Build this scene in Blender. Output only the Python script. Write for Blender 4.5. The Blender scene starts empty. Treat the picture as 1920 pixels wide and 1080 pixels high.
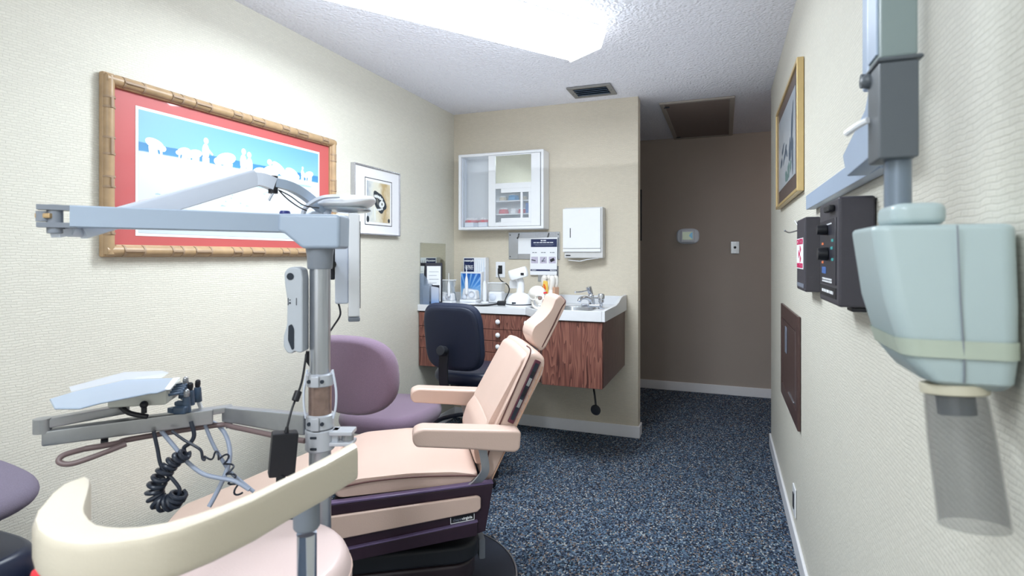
import bpy, bmesh, math, random
from mathutils import Vector, Matrix
random.seed(7)
PI = math.pi
R = math.radians
COL = bpy.context.scene.collection

# ------------------------------------------------------------------ survey: turns a sighting (1920x1080 frame) at a known distance into metres
YAW = math.atan(398/1040); CY, SY = math.cos(YAW), math.sin(YAW); EYE = 1.30
def lay(x, f, z): return Vector((x*CY - f*SY, x*SY + f*CY, z))           # right / forward of the tripod -> room
def at(px, py, f): return lay((px-960)/1040*f, f, EYE + (480-py)/1040*f)

# ------------------------------------------------------------------ materials
def nodes(name):
    m = bpy.data.materials.new(name); m.use_nodes = True
    nt = m.node_tree; b = nt.nodes['Principled BSDF']
    return m, nt, b
def srgb(r, g, b):
    f = lambda v: (v/255/12.92) if v/255 <= .04045 else ((v/255+.055)/1.055)**2.4
    return (f(r), f(g), f(b), 1)
def mat(name, col, rough=.5, metal=0, noise=.06, nscale=30, bump=0, bscale=60, spec=.5, emit=0, alpha=1, trans=0, coat=0, sheen=0, ior=1.45):
    m, nt, b = nodes(name)
    N, Lk = nt.nodes, nt.links
    tc = N.new('ShaderNodeTexCoord')
    n = N.new('ShaderNodeTexNoise'); n.inputs['Scale'].default_value = nscale; n.inputs['Detail'].default_value = 4
    Lk.new(tc.outputs['Object'], n.inputs['Vector'])
    mx = N.new('ShaderNodeMix'); mx.data_type = 'RGBA'
    c = srgb(*col)
    mx.inputs['A'].default_value = tuple(v*(1-noise) for v in c[:3]) + (1,)
    mx.inputs['B'].default_value = tuple(min(1, v*(1+noise)) for v in c[:3]) + (1,)
    Lk.new(n.outputs['Fac'], mx.inputs['Factor']); Lk.new(mx.outputs['Result'], b.inputs['Base Color'])
    b.inputs['Roughness'].default_value = rough; b.inputs['Metallic'].default_value = metal
    b.inputs['Specular IOR Level'].default_value = spec; b.inputs['IOR'].default_value = ior
    b.inputs['Coat Weight'].default_value = coat; b.inputs['Transmission Weight'].default_value = trans
    b.inputs['Alpha'].default_value = alpha
    if sheen: b.inputs['Sheen Weight'].default_value = sheen
    if emit:
        b.inputs['Emission Color'].default_value = c; b.inputs['Emission Strength'].default_value = emit
    if bump:
        n2 = N.new('ShaderNodeTexNoise'); n2.inputs['Scale'].default_value = bscale; n2.inputs['Detail'].default_value = 3
        Lk.new(tc.outputs['Object'], n2.inputs['Vector'])
        bp = N.new('ShaderNodeBump'); bp.inputs['Strength'].default_value = bump; bp.inputs['Distance'].default_value = .004
        Lk.new(n2.outputs['Fac'], bp.inputs['Height']); Lk.new(bp.outputs['Normal'], b.inputs['Normal'])
    return m

def wallpaper(name, col, axis):
    """embossed vinyl paper: short horizontal dashes in wavy rows"""
    m, nt, b = nodes(name); N, Lk = nt.nodes, nt.links
    tc = N.new('ShaderNodeTexCoord'); sp = N.new('ShaderNodeSeparateXYZ'); Lk.new(tc.outputs['Object'], sp.inputs[0])
    cb = N.new('ShaderNodeCombineXYZ'); Lk.new(sp.outputs[axis], cb.inputs['X']); Lk.new(sp.outputs['Z'], cb.inputs['Y'])
    nz = N.new('ShaderNodeTexNoise'); nz.inputs['Scale'].default_value = 14; Lk.new(cb.outputs[0], nz.inputs['Vector'])
    ad = N.new('ShaderNodeVectorMath'); ad.operation = 'MULTIPLY_ADD'; ad.inputs[1].default_value = (.05, .016, 0)
    Lk.new(nz.outputs['Color'], ad.inputs[0]); Lk.new(cb.outputs[0], ad.inputs[2])
    br = N.new('ShaderNodeTexBrick'); br.inputs['Scale'].default_value = 1
    br.inputs['Brick Width'].default_value = .026; br.inputs['Row Height'].default_value = .0085
    br.inputs['Mortar Size'].default_value = .0016; br.inputs['Mortar Smooth'].default_value = 1
    br.inputs['Color1'].default_value = (1, 1, 1, 1); br.inputs['Color2'].default_value = (.55, .55, .55, 1); br.inputs['Mortar'].default_value = (0, 0, 0, 1)
    Lk.new(ad.outputs[0], br.inputs['Vector'])
    n3 = N.new('ShaderNodeTexNoise'); n3.inputs['Scale'].default_value = 90; Lk.new(cb.outputs[0], n3.inputs['Vector'])
    sm = N.new('ShaderNodeMath'); sm.operation = 'MULTIPLY_ADD'; sm.inputs[1].default_value = .7
    Lk.new(n3.outputs['Fac'], sm.inputs[0]); Lk.new(br.outputs['Color'], sm.inputs[2])
    bp = N.new('ShaderNodeBump'); bp.inputs['Strength'].default_value = .38; bp.inputs['Distance'].default_value = .002
    Lk.new(sm.outputs[0], bp.inputs['Height']); Lk.new(bp.outputs['Normal'], b.inputs['Normal'])
    c = srgb(*col); mx = N.new('ShaderNodeMix'); mx.data_type = 'RGBA'
    mx.inputs['A'].default_value = tuple(v*.90 for v in c[:3]) + (1,); mx.inputs['B'].default_value = tuple(min(1, v*1.03) for v in c[:3]) + (1,)
    Lk.new(br.outputs['Color'], mx.inputs['Factor']); Lk.new(mx.outputs['Result'], b.inputs['Base Color'])
    b.inputs['Roughness'].default_value = .55; b.inputs['Specular IOR Level'].default_value = .3
    return m
def popcorn():
    m, nt, b = nodes('popcorn_ceiling'); N, Lk = nt.nodes, nt.links
    tc = N.new('ShaderNodeTexCoord')
    v = N.new('ShaderNodeTexVoronoi'); v.inputs['Scale'].default_value = 75; v.feature = 'SMOOTH_F1'
    n = N.new('ShaderNodeTexNoise'); n.inputs['Scale'].default_value = 60; n.inputs['Detail'].default_value = 5
    Lk.new(tc.outputs['Object'], v.inputs['Vector']); Lk.new(tc.outputs['Object'], n.inputs['Vector'])
    s = N.new('ShaderNodeMath'); s.operation = 'SUBTRACT'; Lk.new(n.outputs['Fac'], s.inputs[0]); Lk.new(v.outputs['Distance'], s.inputs[1])
    bp = N.new('ShaderNodeBump'); bp.inputs['Strength'].default_value = .9; bp.inputs['Distance'].default_value = .009
    Lk.new(s.outputs[0], bp.inputs['Height']); Lk.new(bp.outputs['Normal'], b.inputs['Normal'])
    b.inputs['Base Color'].default_value = srgb(236, 237, 246); b.inputs['Roughness'].default_value = .8
    return m
def carpet():
    m, nt, b = nodes('loop_carpet'); N, Lk = nt.nodes, nt.links
    tc = N.new('ShaderNodeTexCoord')
    mp = N.new('ShaderNodeMapping'); mp.inputs['Scale'].default_value = (1, .72, 1); Lk.new(tc.outputs['Object'], mp.inputs['Vector'])
    v = N.new('ShaderNodeTexVoronoi'); v.inputs['Scale'].default_value = 150; v.inputs['Randomness'].default_value = .75
    Lk.new(mp.outputs[0], v.inputs['Vector'])
    sp = N.new('ShaderNodeSeparateColor'); Lk.new(v.outputs['Color'], sp.inputs[0])
    cr = N.new('ShaderNodeValToRGB'); cr.color_ramp.interpolation = 'CONSTANT'
    st = [(0, (44, 50, 62)), (.2, (84, 102, 126)), (.38, (62, 76, 98)), (.5, (118, 138, 160)), (.64, (82, 94, 112)), (.74, (138, 122, 112)), (.82, (50, 55, 68)), (.9, (184, 188, 190)), (.96, (96, 124, 142))]
    e = cr.color_ramp.elements
    while len(e) < len(st): e.new(.5)
    for i, (p, c) in enumerate(st): e[i].position = p; e[i].color = srgb(*c)
    Lk.new(sp.outputs[0], cr.inputs['Fac'])
    mu = N.new('ShaderNodeMix'); mu.data_type = 'RGBA'; mu.blend_type = 'MULTIPLY'; mu.inputs['Factor'].default_value = .3
    Lk.new(cr.outputs['Color'], mu.inputs['A'])
    r2 = N.new('ShaderNodeValToRGB'); r2.color_ramp.elements[0].color = (1, 1, 1, 1); r2.color_ramp.elements[1].color = (.3, .3, .3, 1); r2.color_ramp.elements[1].position = .9
    Lk.new(v.outputs['Distance'], r2.inputs['Fac']); Lk.new(r2.outputs['Color'], mu.inputs['B'])
    Lk.new(mu.outputs['Result'], b.inputs['Base Color'])
    bp = N.new('ShaderNodeBump'); bp.invert = True; bp.inputs['Strength'].default_value = 1; bp.inputs['Distance'].default_value = .006
    Lk.new(v.outputs['Distance'], bp.inputs['Height']); Lk.new(bp.outputs['Normal'], b.inputs['Normal'])
    b.inputs['Roughness'].default_value = .95; b.inputs['Specular IOR Level'].default_value = .1
    return m
def wood(name, c1, c2, c3, sc=(9, 9, .9), rough=.42):
    m, nt, b = nodes(name); N, Lk = nt.nodes, nt.links
    tc = N.new('ShaderNodeTexCoord'); mp = N.new('ShaderNodeMapping'); mp.inputs['Scale'].default_value = sc
    Lk.new(tc.outputs['Object'], mp.inputs['Vector'])
    w = N.new('ShaderNodeTexNoise'); w.inputs['Scale'].default_value = 1.2; w.inputs['Detail'].default_value = 2; Lk.new(mp.outputs[0], w.inputs['Vector'])
    mm = N.new('ShaderNodeMath'); mm.operation = 'MULTIPLY'; mm.inputs[1].default_value = 26; Lk.new(w.outputs['Fac'], mm.inputs[0])
    fr = N.new('ShaderNodeMath'); fr.operation = 'FRACT'; Lk.new(mm.outputs[0], fr.inputs[0])
    mp2 = N.new('ShaderNodeMapping'); mp2.inputs['Scale'].default_value = (sc[0]*22, sc[1]*22, sc[2]*5); Lk.new(tc.outputs['Object'], mp2.inputs['Vector'])
    n = N.new('ShaderNodeTexNoise'); n.inputs['Scale'].default_value = 1; n.inputs['Detail'].default_value = 3; Lk.new(mp2.outputs[0], n.inputs['Vector'])
    ad = N.new('ShaderNodeMath'); ad.operation = 'MULTIPLY_ADD'; ad.inputs[1].default_value = .45; Lk.new(fr.outputs[0], ad.inputs[0]); Lk.new(n.outputs['Fac'], ad.inputs[2])
    cr = N.new('ShaderNodeValToRGB'); e = cr.color_ramp.elements; e.new(.5)
    e[0].position = .4; e[0].color = srgb(*c1); e[1].position = .62; e[1].color = srgb(*c2); e[2].position = .95; e[2].color = srgb(*c3)
    Lk.new(ad.outputs[0], cr.inputs['Fac']); Lk.new(cr.outputs['Color'], b.inputs['Base Color'])
    b.inputs['Roughness'].default_value = rough
    return m
def gradient_print(name, stops, axis='Z', lo=0, hi=1, rough=.35, blotch=0, coat=.6):
    """flat printed sheet: colour stops along one object axis"""
    m, nt, b = nodes(name); N, Lk = nt.nodes, nt.links
    tc = N.new('ShaderNodeTexCoord'); sp = N.new('ShaderNodeSeparateXYZ'); Lk.new(tc.outputs['Object'], sp.inputs[0])
    mr = N.new('ShaderNodeMapRange'); mr.inputs['From Min'].default_value = lo; mr.inputs['From Max'].default_value = hi
    Lk.new(sp.outputs[axis], mr.inputs['Value'])
    src = mr.outputs[0]
    if blotch:
        n = N.new('ShaderNodeTexNoise'); n.inputs['Scale'].default_value = 18; n.inputs['Detail'].default_value = 5; Lk.new(tc.outputs['Object'], n.inputs['Vector'])
        a = N.new('ShaderNodeMath'); a.operation = 'MULTIPLY_ADD'; a.inputs[1].default_value = blotch; Lk.new(n.outputs['Fac'], a.inputs[0]); Lk.new(src, a.inputs[2])
        s2 = N.new('ShaderNodeMath'); s2.operation = 'SUBTRACT'; s2.inputs[1].default_value = blotch/2; Lk.new(a.outputs[0], s2.inputs[0]); src = s2.outputs[0]
    cr = N.new('ShaderNodeValToRGB'); e = cr.color_ramp.elements
    while len(e) < len(stops): e.new(.5)
    for i, (p, c) in enumerate(stops): e[i].position = p; e[i].color = srgb(*c)
    Lk.new(src, cr.inputs['Fac']); Lk.new(cr.outputs['Color'], b.inputs['Base Color'])
    b.inputs['Roughness'].default_value = rough; b.inputs['Coat Weight'].default_value = coat; b.inputs['Coat Roughness'].default_value = .08
    return m
def glow(name, col, s):
    m, nt, b = nodes(name)
    b.inputs['Base Color'].default_value = (.9, .9, .9, 1); b.inputs['Emission Color'].default_value = col + (1,); b.inputs['Emission Strength'].default_value = s
    return m
def thin_glass(name, tint, mixf, rough=.05):
    """thin pane / thin tinted plastic: mostly see-through with a gloss"""
    m = bpy.data.materials.new(name); m.use_nodes = True; nt = m.node_tree; N, Lk = nt.nodes, nt.links
    b = N['Principled BSDF']; b.inputs['Base Color'].default_value = srgb(*tint); b.inputs['Roughness'].default_value = rough; b.inputs['Alpha'].default_value = mixf
    return m

M = dict(
    paper_x=wallpaper('wallpaper_side', (220, 217, 205), 'Y'), paper_y=wallpaper('wallpaper_end', (216, 207, 190), 'X'),
    hallwall=mat('hall_wall_paint', (172, 161, 152), .7, noise=.03, nscale=3, bump=.2, bscale=150), ceil=popcorn(), carpet=carpet(),
    trim=mat('trim_paint', (236, 236, 240), .35, noise=.02), trim_edge=mat('painted_wood', (240, 240, 244), .4, noise=.02),
    vinyl=mat('peach_vinyl', (211, 184, 171), .36, noise=.04, nscale=8, bump=.12, bscale=240), vinyl_beige=mat('beige_vinyl', (214, 204, 186), .33, noise=.05, nscale=6, bump=.08, bscale=200),
    vinyl_pink=mat('pink_vinyl', (220, 198, 194), .38, noise=.03, nscale=6, bump=.1, bscale=200), piping=mat('dark_seam', (96, 62, 58), .6),
    plum=mat('plum_laminate', (50, 34, 46), .3, noise=.2, nscale=20), plum_lip_highlight=mat('plum_lip_highlight', (104, 88, 122), .3, noise=.1), plum_side=mat('maroon_plastic', (92, 44, 60), .25, noise=.08),
    mauve=mat('mauve_tweed', (132, 112, 132), .95, noise=.28, nscale=420, bump=.5, bscale=500, spec=.1, sheen=.3), mauve_b=mat('violet_grey_tweed', (124, 116, 132), .95, noise=.2, nscale=420, bump=.4, bscale=500, spec=.1),
    navy=mat('navy_fabric', (24, 34, 58), .6, noise=.15, nscale=300, bump=.3, bscale=500), navyvinyl=mat('navy_vinyl', (28, 36, 58), .35, noise=.08), black=mat('black_plastic', (24, 25, 32), .45, noise=.1), navyshell=mat('navy_shell', (26, 34, 54), .5, noise=.12, nscale=200, bump=.2, bscale=400), steelblue=mat('blue_plastic', (50, 92, 140), .4, noise=.08),
    charcoal=mat('charcoal_plastic', (66, 64, 72), .4, noise=.05, bump=.15, bscale=300), rubber=mat('black_rubber', (26, 29, 36), .6, noise=.15, nscale=10), basedisc=mat('dark_base_plate', (44, 50, 62), .42, noise=.2, nscale=12),
    gpaint=mat('grey_blue_enamel', (164, 178, 196), .3, noise=.03, nscale=10), gdark=mat('grey_cast', (128, 134, 144), .38, noise=.05), galu=mat('brushed_aluminium', (168, 170, 174), .33, metal=.75, noise=.08, nscale=60),
    midgrey=mat('mid_grey_plastic', (180, 186, 194), .35, noise=.03), clampm=mat('cast_clamp_metal', (190, 194, 202), .32, metal=.25, noise=.04), lightgrey=mat('light_grey_enamel', (212, 219, 232), .28, noise=.02), white=mat('white_plastic', (238, 240, 244), .3, noise=.02), whitepaint=mat('white_enamel', (236, 238, 242), .25, noise=.02),
    chrome=mat('chrome', (214, 218, 226), .1, metal=1, noise=.03), steel=mat('stainless_steel', (176, 180, 186), .26, metal=.95, noise=.1, nscale=40), pole=mat('satin_steel_tube', (176, 180, 188), .3, metal=.85, noise=.06, nscale=12), rust=mat('stained_steel_tube', (150, 128, 120), .32, metal=.6, noise=.45, nscale=45),
    walnut=wood('walnut_laminate', (66, 36, 34), (110, 66, 58), (142, 94, 80)), walnut_side=wood('walnut_laminate_side', (66, 46, 44), (92, 68, 64), (112, 86, 80)), counter=mat('grey_white_laminate', (222, 224, 228), .32, noise=.03, nscale=120),
    xray=mat('pale_green_enamel', (174, 190, 192), .32, noise=.02), xraygrey=mat('grey_green_enamel', (128, 142, 142), .35, noise=.03), xraydark=mat('dark_grey_casting', (86, 92, 98), .4, noise=.04), xrayblue=mat('pale_blue_enamel', (176, 192, 214), .3, noise=.03), tape=mat('yellowed_tape', (176, 186, 172), .45, noise=.1),
    cone=thin_glass('smoky_plastic', (112, 114, 116), .27, .1), collar=mat('cream_collar', (198, 192, 172), .5),
    bronze=mat('bronze_panel', (88, 68, 66), .35, metal=.2, noise=.1), gold=mat('gold_moulding', (210, 184, 132), .35, metal=.35, noise=.1), bamboo=mat('bamboo_wood', (172, 144, 110), .38, noise=.3, nscale=22), bamboo_d=mat('bamboo_binding', (160, 136, 112), .5), 
    redmat=mat('red_mat_board', (188, 88, 88), .5, noise=.06, nscale=3, coat=.5), matwhite=mat('white_mat_board', (236, 236, 240), .5, noise=.01), silverfr=mat('silver_frame', (190, 190, 196), .25, metal=.8), dkmat=mat('taupe_mat_board', (98, 84, 80), .5, noise=.05, coat=.5), ink=mat('ink', (58, 66, 76), .5), inkline=mat('dark_line', (34, 34, 46), .5),
    mirror=mat('mirror_glass', (204, 208, 202), .02, metal=1, noise=0), pane=thin_glass('clear_glass', (214, 226, 236), .16, .02), clear=thin_glass('clear_plastic', (226, 234, 242), .30, .08), mesh=thin_glass('smoked_plastic_mesh', (140, 156, 178), .45, .35),
    navyprint=mat('navy_print', (30, 42, 84), .4), blueprint=mat('blue_print', (70, 110, 180), .4), paper=mat('paper', (238, 240, 244), .6, noise=.01), textwhite=mat('white_lettering', (244, 246, 250), .5), textgrey=mat('grey_lettering', (118, 124, 138), .5), textdark=mat('dark_lettering', (30, 32, 40), .5), red=mat('magenta_print', (206, 34, 96), .5), teal=mat('teal_print', (60, 160, 160), .5), orange=mat('orange_print', (226, 120, 70), .5),
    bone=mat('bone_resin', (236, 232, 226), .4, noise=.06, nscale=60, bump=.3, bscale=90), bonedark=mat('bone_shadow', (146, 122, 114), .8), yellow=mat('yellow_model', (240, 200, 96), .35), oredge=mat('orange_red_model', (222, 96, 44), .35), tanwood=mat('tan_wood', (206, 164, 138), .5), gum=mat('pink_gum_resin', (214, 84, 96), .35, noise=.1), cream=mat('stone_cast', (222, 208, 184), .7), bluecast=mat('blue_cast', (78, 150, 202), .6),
    redlight=mat('bright_red', (224, 46, 60), .4), hose=mat('grey_hose', (158, 168, 188), .35), hosedark=mat('charcoal_hose', (44, 50, 62), .35), hosebrown=mat('brown_hose', (122, 104, 104), .4), holder=mat('slate_blue_plastic', (66, 84, 106), .35), ventm=mat('vent_metal', (134, 134, 134), .45, metal=.3), ventdark=mat('vent_shadow', (34, 42, 54), .6), grille=mat('return_grille', (122, 108, 102), .7), brownfr=mat('vent_frame', (168, 160, 152), .5),
    lcd=mat('lcd_screen', (196, 214, 190), .2, emit=.15), lcdblue=mat('lcd_reflection', (110, 180, 220), .2, emit=.15),
)

# ------------------------------------------------------------------ mesh helpers
def BM(): return bmesh.new()
def _bev(bm, faces, w, seg, ang=28):
    if w <= 0: return
    es = set()
    for f in faces:
        for e in f.edges:
            if len(e.link_faces) == 2 and e.calc_face_angle(0) > R(ang): es.add(e)
    if es: bmesh.ops.bevel(bm, geom=list(es), offset=w, segments=seg, profile=.5, affect='EDGES', clamp_overlap=True)
def box(bm, c, s, bev=0, seg=3, rot=None):
    t = BM(); bmesh.ops.create_cube(t, size=1)
    for v in t.verts: v.co = Vector((v.co.x*s[0], v.co.y*s[1], v.co.z*s[2]))
    _bev(t, t.faces, bev, seg)
    mt = Matrix.Translation(Vector(c)) @ (rot.to_4x4() if rot is not None else Matrix())
    _merge(bm, t, mt)
def bx(bm, lo, hi, bev=0, seg=3):
    box(bm, [(a+b)/2 for a, b in zip(lo, hi)], [abs(b-a) for a, b in zip(lo, hi)], bev, seg)
def _merge(bm, t, mt=None):
    if mt is not None: t.transform(mt)
    me = bpy.data.meshes.new('tmp'); t.to_mesh(me); t.free(); bm.from_mesh(me); bpy.data.meshes.remove(me)
def prism(bm, pts, h0, h1, plane='XZ', bev=0, seg=3, ang=28):
    """closed outline extruded; plane XZ -> along Y, XY -> along Z, YZ -> along X"""
    def P(a, b, h): return {'XZ': (a, h, b), 'XY': (a, b, h), 'YZ': (h, a, b)}[plane]
    t = BM()
    lo = [t.verts.new(P(a, b, h0)) for a, b in pts]; hi = [t.verts.new(P(a, b, h1)) for a, b in pts]
    t.faces.new(lo); t.faces.new(hi[::-1]); n = len(pts)
    for i in range(n): t.faces.new((lo[i], hi[i], hi[(i+1) % n], lo[(i+1) % n]))
    bmesh.ops.recalc_face_normals(t, faces=t.faces)
    _bev(t, list(t.faces), bev, seg, ang)
    _merge(bm, t)
def lathe(bm, prof, c=(0, 0, 0), axis='Z', n=28, mtx=None):
    """prof: (radius, height) list from bottom to top"""
    t = BM(); rings = []
    for r, h in prof:
        rings.append([t.verts.new((max(r, 1e-5)*math.cos(2*PI*i/n), max(r, 1e-5)*math.sin(2*PI*i/n), h)) for i in range(n)])
    for a, b in zip(rings, rings[1:]):
        for i in range(n): t.faces.new((a[i], a[(i+1) % n], b[(i+1) % n], b[i]))
    if prof[0][0] > 1e-4: t.faces.new(rings[0][::-1])
    if prof[-1][0] > 1e-4: t.faces.new(rings[-1])
    bmesh.ops.remove_doubles(t, verts=t.verts, dist=2e-5)
    bmesh.ops.recalc_face_normals(t, faces=t.faces)
    rm = {'Z': Matrix(), 'X': Matrix.Rotation(PI/2, 4, 'Y'), 'Y': Matrix.Rotation(-PI/2, 4, 'X')}[axis]
    _merge(bm, t, Matrix.Translation(Vector(c)) @ (mtx if mtx is not None else rm))
def cyl(bm, a, b, r, n=24, r2=None, bev=0):
    a, b = Vector(a), Vector(b); d = b-a; L = d.length
    q = d.to_track_quat('Z', 'Y').to_matrix().to_4x4(); r2 = r if r2 is None else r2
    pr = [(r, 0), (r2, L)] if not bev else [(r-bev, 0), (r-bev*.3, bev*.3), (r, bev), (r2, L-bev), (r2-bev*.3, L-bev*.3), (r2-bev, L)]
    lathe(bm, pr, a, n=n, mtx=q)
def smooth_path(P, sub=6):
    P = [Vector(p) for p in P]
    if len(P) < 3: return P
    out = []
    for i in range(len(P)-1):
        p0 = P[max(i-1, 0)]; p1 = P[i]; p2 = P[i+1]; p3 = P[min(i+2, len(P)-1)]
        for k in range(sub):
            t = k/sub
            out.append(.5*((2*p1)+(-p0+p2)*t+(2*p0-5*p1+4*p2-p3)*t*t+(-p0+3*p1-3*p2+p3)*t**3))
    out.append(P[-1]); return out
def tube(bm, pts, r, n=10, sub=6, prof=None, up=None):
    """sweep a circle (or outline prof of (a,b)) along pts"""
    P = smooth_path(pts, sub) if sub > 1 else [Vector(p) for p in pts]
    t = BM(); rings = []; prev = None
    for i, p in enumerate(P):
        d = (P[min(i+1, len(P)-1)]-P[max(i-1, 0)]).normalized()
        if up is not None: s = d.cross(Vector(up)).normalized(); u = s.cross(d)
        else:
            if prev is None: prev = Vector((0, 0, 1)) if abs(d.z) < .9 else Vector((1, 0, 0))
            u = (prev-d*prev.dot(d)).normalized(); prev = u; s = d.cross(u)
        pr = prof if prof else [(r*math.cos(2*PI*k/n), r*math.sin(2*PI*k/n)) for k in range(n)]
        rings.append([t.verts.new(p+s*a+u*b) for a, b in pr])
    m = len(rings[0])
    for a, b in zip(rings, rings[1:]):
        for i in range(m): t.faces.new((a[i], a[(i+1) % m], b[(i+1) % m], b[i]))
    t.faces.new(rings[0][::-1]); t.faces.new(rings[-1])
    bmesh.ops.recalc_face_normals(t, faces=t.faces)
    _merge(bm, t)
def cushion(bm, a, b, h, e=3., puff=.5, mtx=None, n=48, curve=0, dome=0):
    """superellipse pad, half sizes a x b, thickness h, rounded rim; curve bends it about its y axis"""
    t = BM(); rings = []
    prof = [(0.0, -.5)] + [(.55, -.5), (.86, -.49)] + [(1-.14*(1-math.sin(k)), -.5*math.cos(k)) for k in [PI/2*j/5 for j in range(1, 6)]]
    prof += [(r, -z) for r, z in reversed(prof[:-1])]
    for r, z in prof:
        ring = []
        for i in range(n):
            an = 2*PI*i/n; cx, sx = math.cos(an), math.sin(an)
            x = a*abs(cx)**(2/e)*(1 if cx > 0 else -1); y = b*abs(sx)**(2/e)*(1 if sx > 0 else -1)
            rr = max(r, 1e-4)
            zz = z*h + dome*h*(1-r*r)*(1 if z > 0 else 0)
            xx = x*rr; yy = y*rr
            ring.append(t.verts.new((xx, yy, zz + curve*xx*xx)))
        rings.append(ring)
    for p, q in zip(rings, rings[1:]):
        for i in range(n): t.faces.new((p[i], p[(i+1) % n], q[(i+1) % n], q[i]))
    bmesh.ops.remove_doubles(t, verts=t.verts, dist=2e-4)
    bmesh.ops.recalc_face_normals(t, faces=t.faces)
    _merge(bm, t, mtx)
def ball(bm, c, r, s=(1, 1, 1), mtx=None, u=24, v=16):
    t = BM(); bmesh.ops.create_uvsphere(t, u_segments=u, v_segments=v, radius=r)
    for w in t.verts: w.co = Vector((w.co.x*s[0], w.co.y*s[1], w.co.z*s[2]))
    _merge(bm, t, Matrix.Translation(Vector(c)) @ (mtx if mtx is not None else Matrix()))

def rounded(pts, r, n=4):
    """round the corners of a 2D outline"""
    out = []; m = len(pts)
    for i in range(m):
        p0, p1, p2 = Vector(pts[i-1]), Vector(pts[i]), Vector(pts[(i+1) % m]); rr = min(r, (p1-p0).length*.45, (p2-p1).length*.45)
        a = p1+(p0-p1).normalized()*rr; b = p1+(p2-p1).normalized()*rr
        for k in range(n+1): s = k/n; out.append(tuple(a*(1-s)**2+p1*2*s*(1-s)+b*s*s))
    return out
MW = {}
def obj(name, bm, m, parent=None, room=False, sharp=38, label=None):
    """link one mesh object; with room=True the mesh was drawn in room coordinates"""
    if parent is not None and room:
        bm.transform(MW[parent.name].inverted())
    for e in bm.edges:
        if len(e.link_faces) == 2: e.smooth = e.calc_face_angle(0) < R(sharp)
    for f in bm.faces: f.smooth = True
    if len(bm.faces) == 0: raise RuntimeError(name)
    me = bpy.data.meshes.new(name); bm.to_mesh(me); bm.free()
    ms = m if isinstance(m, (list, tuple)) else [m]
    for q in ms: me.materials.append(q)
    o = bpy.data.objects.new(name, me); COL.objects.link(o)
    w = o.modifiers.new('wn', 'WEIGHTED_NORMAL'); w.keep_sharp = True
    if parent is not None: o.parent = parent; MW[o.name] = MW[parent.name]
    else: MW[o.name] = Matrix()
    if label: o['label'] = label
    return o
def thing(name, label, cat, loc=(0, 0, 0), rotz=0, group=None):
    o = bpy.data.objects.new(name, None); COL.objects.link(o); o.empty_display_size = .05
    o.location = loc; o.rotation_euler = (0, 0, rotz)
    MW[o.name] = Matrix.Translation(Vector(loc)) @ Matrix.Rotation(rotz, 4, 'Z')
    o['label'] = label; o['category'] = cat
    if group: o['group'] = group
    return o
def tag(o, label, cat, group=None):
    o['label'] = label; o['category'] = cat
    if group: o['group'] = group
    return o
def struct(name, bm, m, parent=None, room=False):
    o = obj(name, bm, m, parent, room)
    if parent is None: o['kind'] = 'structure'
    return o
def one(name, fn, m, label, cat, loc, rotz=0, group=None):
    """thing that is a single mesh with its origin at its base; fn draws in room coordinates"""
    bm = BM(); fn(bm); mt = Matrix.Translation(Vector(loc)) @ Matrix.Rotation(rotz, 4, 'Z'); bm.transform(mt.inverted())
    o = obj(name, bm, m); o.location = loc; o.rotation_euler = (0, 0, rotz); MW[o.name] = mt
    return tag(o, label, cat, group)
_dg = None
def word_line(name, origin, xdir, width, h, m, parent, seed=1):
    """a line of print too small to read: word-long dashes"""
    rnd = random.Random(seed); x = Vector(xdir).normalized(); u_ = Vector((0, 0, 1)); n_ = x.cross(u_); o_ = Vector(origin); bm = BM(); p = -width/2
    while p < width/2-h:
        w_ = min(rnd.uniform(1.5, 4.5)*h, width/2-p)
        q_ = [bm.verts.new(o_+x*a+u_*b) for a, b in ((p, -h/2), (p+w_, -h/2), (p+w_, h/2), (p, h/2))]; bm.faces.new(q_); p += w_+h*.7
    return obj(name, bm, m, parent, room=True)
def lettering(txt, size, origin, xdir, updir, m, parent, align='CENTER', bold=.0, ext=.0004, name='lettering', xs=1):
    """printed words as thin raised mesh; origin/xdir/updir in room coordinates"""
    cu = bpy.data.curves.new('t', 'FONT'); cu.body = txt; cu.size = size; cu.align_x = align; cu.align_y = 'CENTER'; cu.extrude = ext; cu.offset = bold; cu.resolution_u = 3
    t = bpy.data.objects.new('t', cu); COL.objects.link(t); bpy.context.view_layer.update()
    me = bpy.data.meshes.new_from_object(t.evaluated_get(bpy.context.evaluated_depsgraph_get()))
    bpy.data.objects.remove(t); bpy.data.curves.remove(cu)
    x = Vector(xdir).normalized(); z = x.cross(Vector(updir)).normalized(); y = z.cross(x)
    mt = Matrix((x*xs, y, z)).transposed().to_4x4(); mt.translation = Vector(origin)
    bm = BM(); bm.from_mesh(me); bpy.data.meshes.remove(me); bm.transform(mt)
    return obj(name, bm, m, parent, room=True)

# ------------------------------------------------------------------ the setting
XL, XR, YB, YH, ZC, YN = -2.04, .30, 4.02, 5.58, 2.44, -1.7
XP, YR = -.575, 4.19
HW = 2.3
def S(name, lo, hi, m, bev=0):
    bm = BM(); bx(bm, lo, hi, bev); return struct(name, bm, m)
S('floor', (-3.0, YN-.1, -.08), (HW, YH+.1, 0), M['carpet'])
S('ceiling', (-3.0, YN-.1, ZC), (HW, YH+.1, ZC+.08), M['ceil'])
S('wall_left', (XL-.12, YN, 0), (XL, YB+.11, ZC), M['paper_x'])
S('wall_back', (XL, YB, 0), (XP, YB+.11, ZC), M['paper_y'])
S('wall_right', (XR, YN, 0), (XR+.12, YR, ZC), M['paper_x'])
S('wall_hall', (-3.0, YH, 0), (HW, YH+.1, ZC), M['hallwall'])
S('wall_near', (XL-.12, YN-.1, 0), (XR+.12, YN, ZC), M['paper_y'])
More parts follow.
